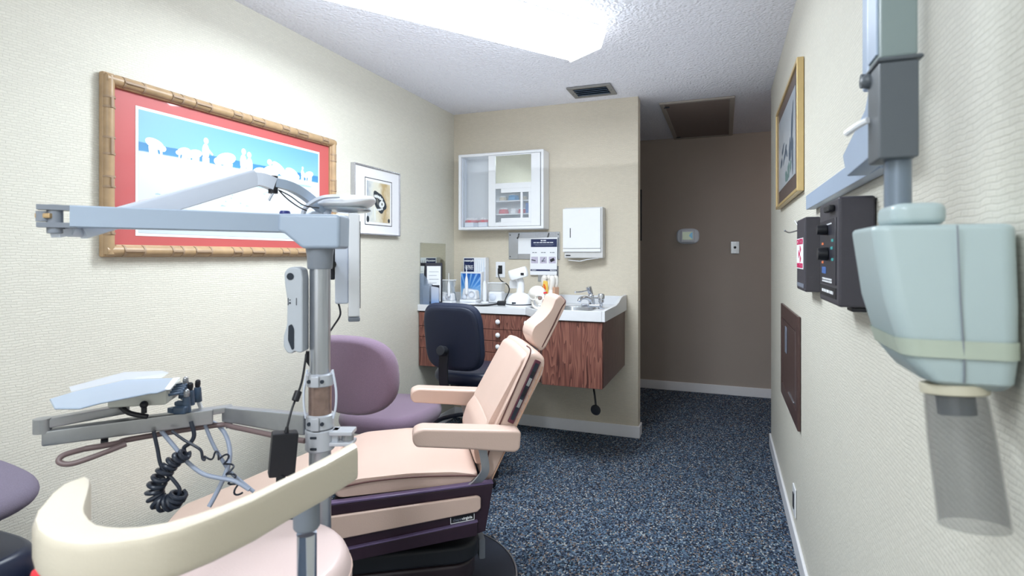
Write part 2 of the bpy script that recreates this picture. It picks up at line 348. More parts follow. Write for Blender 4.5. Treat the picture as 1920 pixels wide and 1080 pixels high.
S('wall_hall_left', (-3.0, YB+.11, 0), (-2.9, YH, ZC), M['hallwall'])
S('wall_hall_right', (HW-.1, YR-.1, 0), (HW, YH, ZC), M['hallwall'])
S('wall_hall_front', (XR+.12, YR-.12, 0), (HW-.1, YR, ZC), M['hallwall'])
S('wall_hall_rear', (-2.9, YB+.01, 0), (XL-.12, YB+.11, ZC), M['hallwall'])
bh, bt = .085, .013
def BB(name, lo, hi): return S(name, lo, hi, M['trim'], .004)
BB('baseboard_left', (XL, YN, 0), (XL+bt, YB, bh))
BB('baseboard_back', (XL+bt, YB-bt, 0), (XP+bt, YB, bh))
BB('baseboard_end', (XP, YB, 0), (XP+bt, YB+.11, bh))
BB('baseboard_right', (XR-bt, YN, 0), (XR, YR, bh))
BB('baseboard_hall', (-2.9, YH-bt, 0), (HW-.1, YH, bh))

# ------------------------------------------------------------------ ceiling light fixtures (wrap-around fluorescent)
def fixture(cx, cy, ang, L, label, s):
    r = thing('ceiling_light', label, 'light', (cx, cy, ZC-.004), ang)
    bm = BM(); bx(bm, (-L/2, -.10, -.028), (L/2, .10, 0), .003); obj('housing', bm, M['whitepaint'], r)
    bm = BM(); prism(bm, [(-.142, -.055), (-.142, -.03), (.142, -.03), (.142, -.055), (.112, -.118), (-.112, -.118)], -L/2+.012, L/2-.012, 'YZ', .006, 2)
    obj('diffuser', bm, glow('lit_diffuser', (.84, .93, 1.0), s), r)
    for sx in (-1, 1):
        bm = BM(); prism(bm, [(-.148, -.058), (-.148, -.025), (.148, -.025), (.148, -.058), (.116, -.122), (-.116, -.122)], sx*(L/2-.011), sx*L/2, 'YZ', .003, 2)
        obj('end_cap', bm, glow('lit_end_cap', (.92, .96, 1.0), s*.6), r)
    return r
dirv = Vector((math.cos(R(54)), math.sin(R(54))))
E0 = Vector((-.655, 2.755)); L0 = 1.36; cc = E0 - dirv*L0/2
fixture(cc.x, cc.y, R(54), L0, 'long lit fluorescent ceiling light set diagonally above the dental chair', 6)
fixture(-.75, -.55, R(90), 1.25, 'added unseen fluorescent ceiling light behind the tripod end of the room', 6)  # fixture added out of view to fill the near end with light
def lamp(name, loc, tgt, size, power, col):
    l = bpy.data.lights.new(name, 'AREA'); l.shape = 'RECTANGLE'; l.size, l.size_y = size; l.energy = power; l.color = col
    o = bpy.data.objects.new(name, l); COL.objects.link(o); o.location = loc; o.rotation_euler = (Vector(tgt)-Vector(loc)).to_track_quat('-Z', 'Y').to_euler()
    return o
lamp('near_end_fill', (-.9, -1.6, 1.5), (-.8, 3, 1.2), (1.8, 1.4), 8, (.88, .94, 1.0))  # added soft fill lamp; the near wall has no window
for n_, x_, y_, a_, p_ in (('fixture_output', cc.x, cc.y, 54, 36), ('near_fixture_fill', -.75, -.55, 90, 28)):  # added area lamps boost the output of both fixtures, the near one unseen
    l_ = lamp(n_, (x_, y_, 2.30), (x_, y_, 0), (1.2, .2), p_, (.86, .94, 1.0)); l_.rotation_euler = (0, 0, R(a_))
lamp('ceiling_bounce_fill', (-.85, 1.7, 1.95), (-.85, 1.7, 2.4), (2.0, 4.6), 9, (.90, .94, 1.0))  # added upward lamp that brightens the ceiling in place of bounced light
bm = BM(); lathe(bm, [(.13, 0), (.13, -.02), (.11, -.05), (.05, -.07), (0, -.074)])
o = obj('hall_ceiling_light', bm, glow('lit_globe', (1, .88, .80), 26)); o.location = (1.35, 4.9, ZC); tag(o, 'round ceiling light in the side hallway beyond the right wall', 'light')

# ceiling vent + return grille
t = thing('ceiling_vent', 'small rectangular supply vent in the ceiling before the partition', 'vent', (-.85, 3.76, ZC))
bm = BM()
for lo, hi in (((-.15, -.125), (.15, -.09)), ((-.15, .09), (.15, .125)), ((-.15, -.09), (-.115, .09)), ((.115, -.09), (.15, .09))):
    bx(bm, (lo[0], lo[1], -.012), (hi[0], hi[1], -.001), .003, 2)
obj('frame', bm, M['ventm'], t)
bm = BM(); bx(bm, (-.115, -.09, -.004), (.115, .09, -.001)); obj('opening', bm, M['ventdark'], t)
for k in range(4):
    bm = BM(); y = -.062+k*.041
    box(bm, (0, y, -.009), (.226, .03, .0022), .0008, 1, Matrix.Rotation(R(24), 3, 'X')); obj('louver', bm, mat('louver_blue', (120, 142, 168), .4, metal=.4), t)
for x, y in ((-.132, 0), (.132, .0)):
    bm = BM(); cyl(bm, (x, y, -.0125), (x, y, -.0135), .004, 10); obj('screw', bm, M['ventdark'], t)
t = thing('return_air_grille', 'large square brown return air grille in the hallway ceiling', 'vent', (-.19, 4.905, ZC))
bm = BM(); a, b, w = .262, .665, .035
for lo, hi in (((-a, -b), (a, -b+w)), ((-a, b-w), (a, b)), ((-a, -b+w), (-a+w, b-w)), ((a-w, -b+w), (a, b-w))):
    bx(bm, (lo[0], lo[1], -.016), (hi[0], hi[1], -.001), .004, 2)
obj('frame', bm, M['brownfr'], t)
bm = BM(); bx(bm, (-a+w, -b+w, -.006), (a-w, b-w, -.002)); obj('filter', bm, M['grille'], t)
bm = BM()
for k in range(46):
    y = -b+w+.014+k*.0272
    box(bm, (0, y, -.010), (2*(a-w), .012, .0015), 0, 1, Matrix.Rotation(R(-30), 3, 'X'))
obj('louvers', bm, M['grille'], t)
for x in (-a+w+.01,):
    for y in (-b+.1, b-.1):
        bm = BM(); bx(bm, (x-.02, y-.005, -.022), (x+.02, y+.005, -.012), .002, 2); obj('latch', bm, M['ventdark'], t)

# ------------------------------------------------------------------ pictures on the left wall
def rect_frame(bm, y0, y1, z0, z1, w, x0, x1, bev=.004):
    bx(bm, (x0, y0, z0), (x1, y0+w, z1), bev); bx(bm, (x0, y1-w, z0), (x1, y1, z1), bev)
    bx(bm, (x0, y0+w, z0), (x1, y1-w, z0+w), bev); bx(bm, (x0, y0+w, z1-w), (x1, y1-w, z1), bev)
t = thing('framed_picture', 'big beach scene with red mat in a bamboo frame on the left wall', 'picture', (XL, 1.91, 1.295))
y0, y1, z0, z1 = 1.29, 2.53, 1.296, 1.945; fw = .045
bm = BM(); rect_frame(bm, y0, y1, z0, z1, fw, XL+.002, XL+.024, .006)
for z in (z0+fw*.5, z1-fw*.5): cyl(bm, (XL+.02, y0+.01, z), (XL+.02, y1-.01, z), fw*.42, 16)
for y in (y0+fw*.5, y1-fw*.5): cyl(bm, (XL+.02, y, z0+.01), (XL+.02, y, z1-.01), fw*.42, 16)
fr = obj('bamboo_frame', bm, M['bamboo'], t, room=True)
bm = BM()
def bindings(n, horizontal, c):
    for k in range(n):
        s = (k+.5)/n + (.012 if k % 2 else -.012)
        for d in (-.022, .022) if k % 2 else (-.036, .036):
            if horizontal: p = (XL+.02, y0+fw+(y1-y0-2*fw)*s+d, c); q = (p[0], p[1]+.007, c)
            else: p = (XL+.02, c, z0+fw+(z1-z0-2*fw)*s+d*.8); q = (p[0], c, p[2]+.007)
            cyl(bm, p, q, fw*.47, 14)
        d = .022 if k % 2 else .036
        if horizontal: bx(bm, (XL+.038, y0+fw+(y1-y0-2*fw)*s-d, c-.005), (XL+.0435, y0+fw+(y1-y0-2*fw)*s+d, c+.005), .002, 1)
        else: bx(bm, (XL+.038, c-.005, z0+fw+(z1-z0-2*fw)*s-d*.8), (XL+.0435, c+.005, z0+fw+(z1-z0-2*fw)*s+d*.8), .002, 1)
for z in (z0+fw*.5, z1-fw*.5): bindings(8, True, z)
for y in (y0+fw*.5, y1-fw*.5): bindings(4, False, y)
obj('cane_bindings', bm, M['bamboo_d'], fr, room=True)
bm = BM(); bx(bm, (XL+.004, y0+fw*.8, z0+fw*.8), (XL+.010, y1-fw*.8, z1-fw*.8)); obj('red_mat', bm, M['redmat'], t, room=True)
ay0, ay1, az0, az1 = 1.415, 2.41, 1.375, 1.856
bm = BM(); bx(bm, (XL+.010, ay0, az0), (XL+.0115, ay1, az1)); obj('white_mat', bm, M['matwhite'], t, room=True)
b_ = .011
pr = gradient_print('beach_print', [(0, (196, 208, 218)), (.3, (208, 216, 224)), (.55, (214, 221, 229)), (.661, (204, 216, 228)), (.67, (70, 140, 186)), (.735, (62, 130, 180)), (.742, (128, 184, 218)), (1, (106, 164, 212))], 'Z', az0+b_-1.295, az1-b_-1.295, .4, blotch=.012)
bm = BM(); bx(bm, (XL+.0115, ay0+b_, az0+b_), (XL+.0125, ay1-b_, az1-b_)); art = obj('beach_print', bm, pr, t, room=True)
bm = BM()
LAY = [0]
def blob(bm, cy_, cz, ry, rz, rot=0, x=XL+.0127, n=20, wob=0):
    vs = []; LAY[0] += 1; x += .000012*(LAY[0] % 24)*(1 if x < 0 else -1)
    for i in range(n):
        a = 2*PI*i/n; k = 1+wob*math.sin(3*a+cy_*40)+wob*.6*math.sin(5*a+cz*30)
        u, v = ry*math.cos(a)*k, rz*math.sin(a)*k
        vs.append(bm.verts.new((x, cy_+u*math.cos(rot)-v*math.sin(rot), cz+u*math.sin(rot)+v*math.cos(rot))))
    f = bm.faces.new(vs); f.normal_update()
    if f.normal.x < 0: f.normal_flip()
def limb(bm, a, b, w0, w1, x=XL+.0127):
    LAY[0] += 1; x += .000012*(LAY[0] % 24)
    a, b = Vector(a), Vector(b); d = (b-a).normalized(); p = Vector((-d.y, d.x))
    vs = [bm.verts.new((x, q.x, q.y)) for q in (a+p*w0, a-p*w0, b-p*w1, b+p*w1)]
    f = bm.faces.new(vs); f.normal_update()
    if f.normal.x < 0: f.normal_flip()
def bender(bm, y, z, s, d=1):      # a stooping shell gatherer, feet at (y,z)
    limb(bm, (y, z), (y+.002*d, z+.036*s), .006*s, .011*s); limb(bm, (y+.018*s*d, z-.002), (y+.006*s*d, z+.036*s), .006*s, .011*s)
    blob(bm, y+.010*s*d, z+.046*s, .030*s, .015*s, -.25*d); blob(bm, y+.036*s*d, z+.036*s, .010*s, .009*s)
    limb(bm, (y+.028*s*d, z+.04*s), (y+.032*s*d, z+.006*s), .005*s, .003*s)
def stander(bm, y, z, s, d=1):
    limb(bm, (y-.006*s, z), (y-.003*s, z+.04*s), .006*s, .009*s); limb(bm, (y+.008*s, z), (y+.004*s, z+.04*s), .006*s, .009*s)
    blob(bm, y, z+.058*s, .013*s, .026*s); blob(bm, y+.002*d, z+.092*s, .009*s, .010*s); limb(bm, (y+.004, z+.07*s), (y+.026*s*d, z+.052*s), .005*s, .003*s)
PW = mat('painted_white', (234, 236, 240), .4, coat=.5)
def fig(bm): obj('painted_figure', bm, PW, art, room=True)
H0 = az0 + .661*(az1-az0)
for a in ((1.475, H0-.025, 1.3, 1), (1.62, H0-.018, 1.0, -1), (1.67, H0-.03, 1.2, -1), (1.83, H0-.05, 1.75, -1), (2.01, H0-.065, 1.4, -1), (2.09, H0-.075, 1.9, -1), (2.19, H0-.045, 1.5, 1), (2.34, H0-.018, 1.1, -1)): bender(bm, *a); fig(bm); bm = BM()
for a in ((1.71, H0-.035, 1.35, 1), (1.905, H0-.055, 1.45, 1), (1.94, H0-.06, 1.4, -1), (2.28, H0-.014, .8, 1)): stander(bm, *a); fig(bm); bm = BM()
blob(bm, 2.125, H0+.03, .055, .022, -.55); blob(bm, 2.19, H0+.002, .05, .018, -.5); blob(bm, 2.06, H0+.055, .016, .014)
obj('painted_parasol', bm, PW, art, room=True)
bm = BM()
for k in range(34):
    y = random.uniform(ay0+.05, ay1-.05); z = random.uniform(az0+.03, H0-.09); blob(bm, y, z, random.uniform(.004, .014), random.uniform(.002, .004), x=XL+.0126, n=8, wob=.3)
for y, z in ((1.86, H0-.055), (2.02, H0-.07), (2.3, H0-.03)): blob(bm, y, z, .05, .005, x=XL+.0126, n=10)
obj('painted_pebbles', bm, mat('painted_grey_blue', (164, 190, 202), .4, coat=.5), art, room=True)

t = thing('framed_picture', 'small white matted drawing of an open mouth in a thin silver frame', 'picture', (XL, 2.935, 1.43))
y0, y1, z0, z1 = 2.69, 3.18, 1.43, 1.848
bm = BM(); rect_frame(bm, y0, y1, z0, z1, .008, XL+.002, XL+.03, .002); obj('silver_frame', bm, M['silverfr'], t, room=True)
bm = BM(); bx(bm, (XL+.004, y0+.006, z0+.006), (XL+.02, y1-.006, z1-.006)); obj('mat_board', bm, M['matwhite'], t, room=True)
py0, py1, pz0, pz1 = 2.80, 3.09, 1.49, 1.778
bm = BM(); rect_frame(bm, py0, py1, pz0, pz1, .004, XL+.02, XL+.0212, 0); obj('inner_line', bm, M['inkline'], t, room=True)
pr = gradient_print('mouth_print', [(0, (150, 160, 178)), (.25, (214, 216, 210)), (.45, (226, 222, 204)), (.7, (186, 160, 112)), (.95, (226, 214, 186))], 'Y', py0-2.935, py1-2.935, .4, blotch=.5)
bm = BM(); bx(bm, (XL+.02, py0+.02, pz0+.02), (XL+.0208, py1-.02, pz1-.02)); art = obj('mouth_print', bm, pr, t, room=True)
X1 = XL+.0209
def layer(name, m, fn):
    bm = BM(); fn(bm); obj(name, bm, m, art, room=True)
layer('dark_mouth_shape', mat('charcoal_wash', (44, 52, 60), .5, noise=.3, nscale=60), lambda b: (blob(b, 2.955, 1.636, .078, .052, -.75, X1, 28, .10), blob(b, 2.83, 1.525, .014, .02, 0, X1, 12), blob(b, 3.055, 1.525, .012, .014, 0, X1)))
layer('teeth_shapes', mat('pale_wash', (222, 226, 226), .5), lambda b: ([blob(b, 2.905+.018*k, 1.676-.004*k-.0012*(k-2)**2, .010, .010+.002*(k % 2), -.3, X1+.0002, 12) for k in range(5)], blob(b, 2.975, 1.625, .030, .022, .2, X1+.0002, 16), [blob(b, 2.925+.018*k, 1.588+.001*k*k, .009, .007, .2, X1+.0002, 12) for k in range(4)], limb(b, (2.90, 1.60), (2.905, 1.52), .008, .005, X1+.0002)))
layer('dark_tongue_spot', mat('dark_wash', (104, 104, 100), .5), lambda b: (blob(b, 2.978, 1.626, .008, .009, 0, X1+.0004, 12), blob(b, 2.93, 1.64, .010, .024, .2, X1+.0004, 12)))

# picture on the right wall (ink painting) and hallway picture
t = thing('framed_picture', 'ink landscape painting with taupe mat in a deep gold frame', 'picture', (XR, 2.96, 1.56))
y0, y1, z0, z1 = 2.49, 3.47, 1.562, 2.10
bm = BM(); rect_frame(bm, y0, y1, z0, z1, .016, XR-.028, XR-.002, .003); obj('gold_frame', bm, M['gold'], t, room=True)
bm = BM(); bx(bm, (XR-.02, y0+.012, z0+.012), (XR-.004, y1-.012, z1-.012)); obj('taupe_mat', bm, M['dkmat'], t, room=True)
bm = BM(); pr = gradient_print('ink_print', [(0, (206, 214, 222)), (.5, (222, 228, 234)), (1, (196, 206, 216))], 'Z', .1, .45, .3, blotch=.6)
bx(bm, (XR-.0215, y0+.12, z0+.085), (XR-.02, y1-.12, z1-.08)); art = obj('ink_painting', bm, pr, t, room=True)
bm = BM()
for a in ((2.72, 1.87, .035, .10, .3), (2.80, 1.78, .05, .05, .6), (2.70, 1.74, .03, .08, 0), (3.02, 1.80, .09, .02, -.4), (3.12, 1.84, .06, .018, -.3), (2.94, 1.79, .03, .016, .5), (3.2, 1.78, .05, .02, -.2)):
    blob(bm, a[0], a[1], a[2], a[3], a[4], XR-.0217, 20, .14)
for v in bm.faces: v.normal_flip()
obj('ink_strokes', bm, mat('ink_wash', (86, 98, 112), .4, noise=.4, nscale=30), art, room=True)
bm = BM()
for a in ((2.86, 1.70, .04, .035, .2), (2.95, 1.68, .07, .025, .2), (2.78, 1.71, .03, .03, 0)): blob(bm, a[0], a[1], a[2], a[3], a[4], XR-.0218, 20, .18)
for v in bm.faces: v.normal_flip()
obj('green_ink_wash', bm, mat('green_ink', (104, 128, 126), .4, noise=.3, nscale=30), art, room=True)
t = thing('framed_picture', 'dark edged picture on the hallway wall half hidden by the partition', 'picture', (-1.06, YH, 1.45))
bm = BM(); x0, x1, z0, z1 = -1.36, -.762, 1.45, 1.955
for lo, hi in (((x0, z0), (x0+.018, z1)), ((x1-.018, z0), (x1, z1)), ((x0, z0), (x1, z0+.018)), ((x0, z1-.018), (x1, z1))): bx(bm, (lo[0], YH-.024, lo[1]), (hi[0], YH-.002, hi[1]), .002, 2)
obj('dark_frame', bm, M['inkline'], t, room=True)
bm = BM(); bx(bm, (x0+.01, YH-.016, z0+.01), (x1-.01, YH-.004, z1-.01)); obj('print', bm, mat('lilac_print', (150, 142, 158), .3, coat=.5), t, room=True)

# thermostat, switch, outlets
t = thing('thermostat', 'white oval thermostat with lit screen on the hallway wall', 'thermostat', (-.326, YH, 1.42))
bm = BM(); cushion(bm, .104, .074, .014, 3.2, mtx=Matrix.Translation((-.326, YH-.0085, 1.49)) @ Matrix.Rotation(PI/2, 4, 'X')); obj('base_plate', bm, M['lightgrey'], t, room=True)
bm = BM(); bx(bm, (-.388, YH-.036, 1.43), (-.264, YH-.016, 1.55), .006); obj('body', bm, M['lightgrey'], t, room=True)
bm = BM(); bx(bm, (-.374, YH-.038, 1.455), (-.280, YH-.0362, 1.53), .001, 1); sc = obj('screen', bm, M['lcd'], t, room=True)
bm = BM(); v = [bm.verts.new((x, YH-.0384, z)) for x, z in ((-.315, 1.492), (-.282, 1.46), (-.282, 1.528), (-.30, 1.518))]; bm.faces.new(v); obj('reflection_patch', bm, M['lcdblue'], sc, room=True)
t = thing('wall_switch', 'small steel switch plate with black button on the hallway wall', 'switch', (.095, YH, 1.32))
bm = BM(); bx(bm, (.058, YH-.008, 1.322), (.132, YH-.001, 1.436), .003, 2); obj('plate', bm, M['steel'], t, room=True)
bm = BM(); cyl(bm, (.093, YH-.008, 1.38), (.093, YH-.016, 1.38), .012, 16, bev=.002); obj('button', bm, M['black'], t, room=True)
for z in (1.336, 1.424):
    bm = BM(); cyl(bm, (.095, YH-.0085, z), (.095, YH-.0098, z), .0045, 10); obj('screw', bm, M['chrome'], t, room=True)
t = thing('wall_outlet', 'white outlet plate with black plug on the wall above the counter', 'outlet', (-1.632, YB, 1.13))
bm = BM(); bx(bm, (-1.672, YB-.008, 1.132), (-1.594, YB-.001, 1.254), .003, 2); obj('plate', bm, M['white'], t, room=True)
bm = BM(); bx(bm, (-1.650, YB-.011, 1.160), (-1.616, YB-.0082, 1.226), .002, 2); obj('socket', bm, M['black'], t, room=True)
t = thing('wall_outlet', 'white outlet plate low on the right wall above the baseboard', 'outlet', (XR, 2.79, .14))
bm = BM(); bx(bm, (XR-.008, 2.745, .135), (XR-.001, 2.835, .262), .003, 2); obj('plate', bm, M['white'], t, room=True)
bm = BM(); bx(bm, (XR-.011, 2.772, .165), (XR-.0082, 2.808, .232), .002, 2); obj('socket', bm, M['inkline'], t, room=True)

# bronze panel on the right wall
t = thing('wall_access_panel', 'brown metal access panel with screwed frame on the right wall', 'panel', (XR, 2.96, .56))
y0, y1, z0, z1 = 2.595, 3.33, .565, 1.045
bm = BM(); rect_frame(bm, y0, y1, z0, z1, .07, XR-.014, XR-.002, .003); obj('frame', bm, M['bronze'], t, room=True)
bm = BM(); bx(bm, (XR-.012, y0+.075, z0+.075), (XR-.003, y1-.075, z1-.075), .001, 1); d = obj('door', bm, M['bronze'], t, room=True)
bm = BM(); bx(bm, (XR-.0165, 3.02, .82), (XR-.0122, 3.09, .95), .002, 1); obj('paper_card', bm, M['textgrey'], d, room=True)
bm = BM(); bx(bm, (XR-.0145, 2.665, .64), (XR-.0142, 2.672, .98)); obj('bright_edge', bm, M['silverfr'], d, room=True)
bm = BM(); bx(bm, (XR-.020, 2.70, .655), (XR-.0122, 2.9, .662), .001, 1); obj('latch_bar', bm, M['silverfr'], d, room=True)

# ------------------------------------------------------------------ wall cabinet on the back wall
t = thing('wall_cabinet', 'white rounded wall cabinet with open left bay on the back wall', 'cabinet', (-1.58, YB, 1.5))
cx0, cx1, cz0, cz1, cy0, cy1 = -1.93, -1.235, 1.50, 2.085, YB-.15, YB-.002; w = .022
bm = BM()
prism(bm, [(cx0, cz0), (cx1, cz0), (cx1, cz0+w), (cx0, cz0+w)], cy0, cy1, 'XZ', .009, 4); prism(bm, [(cx0, cz1-w), (cx1, cz1-w), (cx1, cz1), (cx0, cz1)], cy0, cy1, 'XZ', .009, 4)
bx(bm, (cx0, cy0, cz0+.006), (cx0+w, cy1, cz1-.006), .009, 4); bx(bm, (cx1-w, cy0, cz0+.006), (cx1, cy1, cz1-.006), .009, 4)
bx(bm, (cx0+.01, cy1-.008, cz0+.01), (cx1-.01, cy1, cz1-.01)); obj('case', bm, M['whitepaint'], t, room=True)
bm = BM(); bx(bm, (cx0+w, cy0+.07, cz0+w), (cx0+w+.012, cy0+.10, cz1-w), .002); bx(bm, (cx0+w, cy0+.03, cz0+w), (cx0+w+.008, cy0+.04, cz1-w), .002); obj('shelf_rail', bm, M['lightgrey'], t, room=True)
for z in (1.62, 1.72):
    bm = BM(); bx(bm, (-1.66, cy0+.03, z-.009), (-1.262, cy1-.012, z), .002, 2); obj('shelf', bm, M['whitepaint'], t, room=True)
dx0, dx1, dz0, dz1 = -1.676, -1.262, cz0+.024, cz1-.024
bm = BM(); ya, yb = cy0+.004, cy0+.018
for lo, hi in (((dx0, dz0), (-1.618, dz1)), ((-1.332, dz0), (dx1, dz1)), ((-1.618, dz0), (-1.332, 1.553)), ((-1.618, 2.055), (-1.332, dz1)), ((-1.618, 1.806), (-1.332, 1.848)),
               ((-1.572, 1.775), (-1.332, 1.806)), ((-1.572, 1.553), (-1.332, 1.585)), ((-1.416, 1.585), (-1.398, 1.775)), ((-1.352, 1.585), (-1.332, 1.775))):
    bx(bm, (lo[0], ya, lo[1]), (hi[0], yb, hi[1]), .0015, 1)
d = obj('door', bm, M['whitepaint'], t, room=True)
bm = BM(); bx(bm, (-1.619, ya+.006, 1.846), (-1.331, ya+.010, 2.057)); obj('mirror_pane', bm, M['mirror'], d, room=True)
bm = BM(); bx(bm, (-1.619, ya+.010, 1.551), (-1.331, ya+.012, 1.808)); obj('lower_pane', bm, M['pane'], d, room=True)
bm = BM(); bx(bm, (cx0+w+.012, cy0+.020, cz0+w), (-1.672, cy0+.024, cz1-w)); gl = obj('sliding_glass', bm, M['pane'], t, room=True)
bm = BM(); bx(bm, (-1.684, cy0+.019, cz0+w), (-1.672, cy0+.026, cz1-w), .001, 1); obj('glass_edge_trim', bm, M['silverfr'], gl, room=True)
def dental_model(x, y, z, s, colb, colt, label, flip=False):
    t = thing('dental_cast', label, 'dental model', (x, y, z+.001), 0, 'dental casts in the wall cabinet')
    def arch(bm, r0, r1, h0, h1):
        pts = [(r1*math.cos(a), r1*math.sin(a)*1.1) for a in [PI*k/12 for k in range(13)]] + [(r0*math.cos(a), r0*math.sin(a)*1.05) for a in [PI*k/12 for k in range(12, -1, -1)]]
        pts = [(p, -q) for p, q in pts]
        prism(bm, pts, h0, h1, 'XY', .002, 2)
    bm = BM(); prism(bm, [(-.03*s, .012*s), (.03*s, .012*s), (.032*s, -.01*s), (.018*s, -.036*s), (-.018*s, -.036*s), (-.032*s, -.01*s)], 0, .018*s, 'XY', .002, 2); obj('stone_base', bm, M[colb], t)
    bm = BM(); arch(bm, .014*s, .030*s, .0185*s, .028*s); obj('gum', bm, M[colt], t)
    bm = BM()
    for k in range(9):
        a = PI*(k+.5)/9; ball(bm, (.022*s*math.cos(a), -.024*s*math.sin(a), .032*s), .0052*s, (1, 1, 1.3), u=8, v=6)
    obj('teeth', bm, M['white'], t)
yy = cy0+.085
for x, z, s, a, b, l in ((-1.585, 1.721, .95, 'cream', 'cream', 'cream stone cast on the upper shelf, leftmost'), (-1.497, 1.721, 1.35, 'bluecast', 'bluecast', 'blue stone cast on the upper shelf of the wall cabinet'), (-1.42, 1.721, .9, 'cream', 'cream', 'cream stone cast at right of the blue cast'),
                         (-1.58, 1.621, 1.2, 'gum', 'gum', 'red gummed cast on the lower shelf, left'), (-1.495, 1.621, 1.0, 'white', 'white', 'white cast between the two red casts on the lower shelf'), (-1.425, 1.621, 1.1, 'gum', 'gum', 'pink gummed cast at the right end of the lower shelf'),
                         (-1.59, cz0+w+.001, 1.1, 'gum', 'gum', 'red cast on the cabinet floor behind the door'), (-1.845, cz0+w+.001, 1.9, 'lightgrey', 'gum', 'red and grey cast on the open bay floor, left'), (-1.73, cz0+w+.001, 1.9, 'lightgrey', 'gum', 'red and grey cast on the open bay floor beside the door')):
    dental_model(x, yy, z, s, a, b, l)
t = one('blue_box', lambda b: bx(b, (-1.394, yy-.03, 1.622), (-1.356, yy+.03, 1.70), .003), M['blueprint'], 'narrow blue box standing at the right end of the cabinet shelf', 'box', (-1.375, yy, 1.622))

# ------------------------------------------------------------------ paper towel dispenser
t = thing('paper_towel_dispenser', 'white enamel paper towel dispenser on the back wall', 'dispenser', (-.957, YB, 1.28))
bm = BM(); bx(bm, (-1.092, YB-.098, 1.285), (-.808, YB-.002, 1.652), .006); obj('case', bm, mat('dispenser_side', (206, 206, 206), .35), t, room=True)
bm = BM(); bx(bm, (-1.10, YB-.112, 1.355), (-.822, YB-.099, 1.642), .004); d = obj('front_door', bm, M['whitepaint'], t, room=True)
bm = BM(); bx(bm, (-1.046, YB-.1145, 1.432), (-1.040, YB-.1122, 1.502), .001, 1); obj('level_slot', bm, M['black'], d, room=True)
bm = BM(); bx(bm, (-1.10, YB-.112, 1.330), (-.822, YB-.099, 1.352), .003, 2); obj('lower_strip', bm, M['whitepaint'], t, room=True)
bm = BM(); bx(bm, (-1.08, YB-.1005, 1.300), (-1.045, YB-.0985, 1.308)); obj('latch_slot', bm, M['black'], t, room=True)
bm = BM(); prism(bm, [(-1.06, 1.272), (-.98, 1.264), (-.93, 1.276), (-.84, 1.286), (-.84, 1.284), (-.93, 1.272), (-.98, 1.2595), (-1.06, 1.268)], YB-.10, YB-.03, 'XZ'); obj('paper_towel', bm, M['paper'], t, room=True)

# x-ray viewer plate with clips, poster, small plate
t = thing('xray_view_box', 'brushed steel film viewer with two clips on the back wall', 'view box', (-1.36, YB, 1.276))
bm = BM()
for lo, hi in (((-1.563, 1.276), (-1.485, 1.482)), ((-1.18, 1.276), (-1.152, 1.482)), ((-1.485, 1.276), (-1.18, 1.316)), ((-1.485, 1.44), (-1.18, 1.482))): bx(bm, (lo[0], YB-.010, lo[1]), (hi[0], YB-.002, hi[1]), .0008, 1)
obj('steel_frame', bm, M['steel'], t, room=True)
bm = BM(); bx(bm, (-1.486, YB-.007, 1.315), (-1.179, YB-.003, 1.441)); obj('light_panel', bm, M['white'], t, room=True)
for x in (-1.475, -1.235):
    bm = BM(); tube(bm, [(x, YB-.011, 1.474), (x-.004, YB-.02, 1.462), (x-.007, YB-.018, 1.448), (x-.012, YB-.013, 1.440)], .0022, 8); ball(bm, (x-.012, YB-.015, 1.438), .006); obj('film_clip', bm, M['black'], t, room=True)
for x, z in ((-1.55, 1.462), (-1.55, 1.296), (-1.163, 1.462)):
    bm = BM(); cyl(bm, (x, YB-.0105, z), (x, YB-.0125, z), .004, 10); obj('screw', bm, M['black'], t, room=True)
t = thing('instruction_poster', 'white and navy instruction sheet hanging from the film viewer clip', 'poster', (-1.27, YB-.03, 1.155))
px0, px1 = -1.378, -1.164; yp = YB-.026
bm = BM(); prism(bm, [(px0-.004, 1.156), (px1-.006, 1.158), (px1, 1.44), (px0, 1.438)], yp, yp+.002, 'XZ'); obj('sheet', bm, M['paper'], t, room=True)
bm = BM(); bx(bm, (px0+.004, yp-.0006, 1.368), (px1-.004, yp-.0001, 1.428)); obj('navy_band', bm, M['navyprint'], t, room=True); bm = BM(); bx(bm, (px0+.001, yp-.0006, 1.186), (px1-.006, yp-.0001, 1.199)); obj('navy_band', bm, M['navyprint'], t, room=True)
fx = (1, 0, 0); uz = (0, 0, 1)
yq = yp-.0009
word_line('title_line', (-1.271, yq, 1.416), fx, .050, .0070, M['textwhite'], t, 3)
word_line('title_line', (-1.271, yq, 1.4015), fx, .165, .0058, M['textwhite'], t, 5)
word_line('small_print_line', (-1.271, yq, 1.3875), fx, .160, .0030, M['textgrey'], t, 6)
word_line('small_print_line', (-1.271, yq, 1.3805), fx, .140, .0030, M['textgrey'], t, 7)
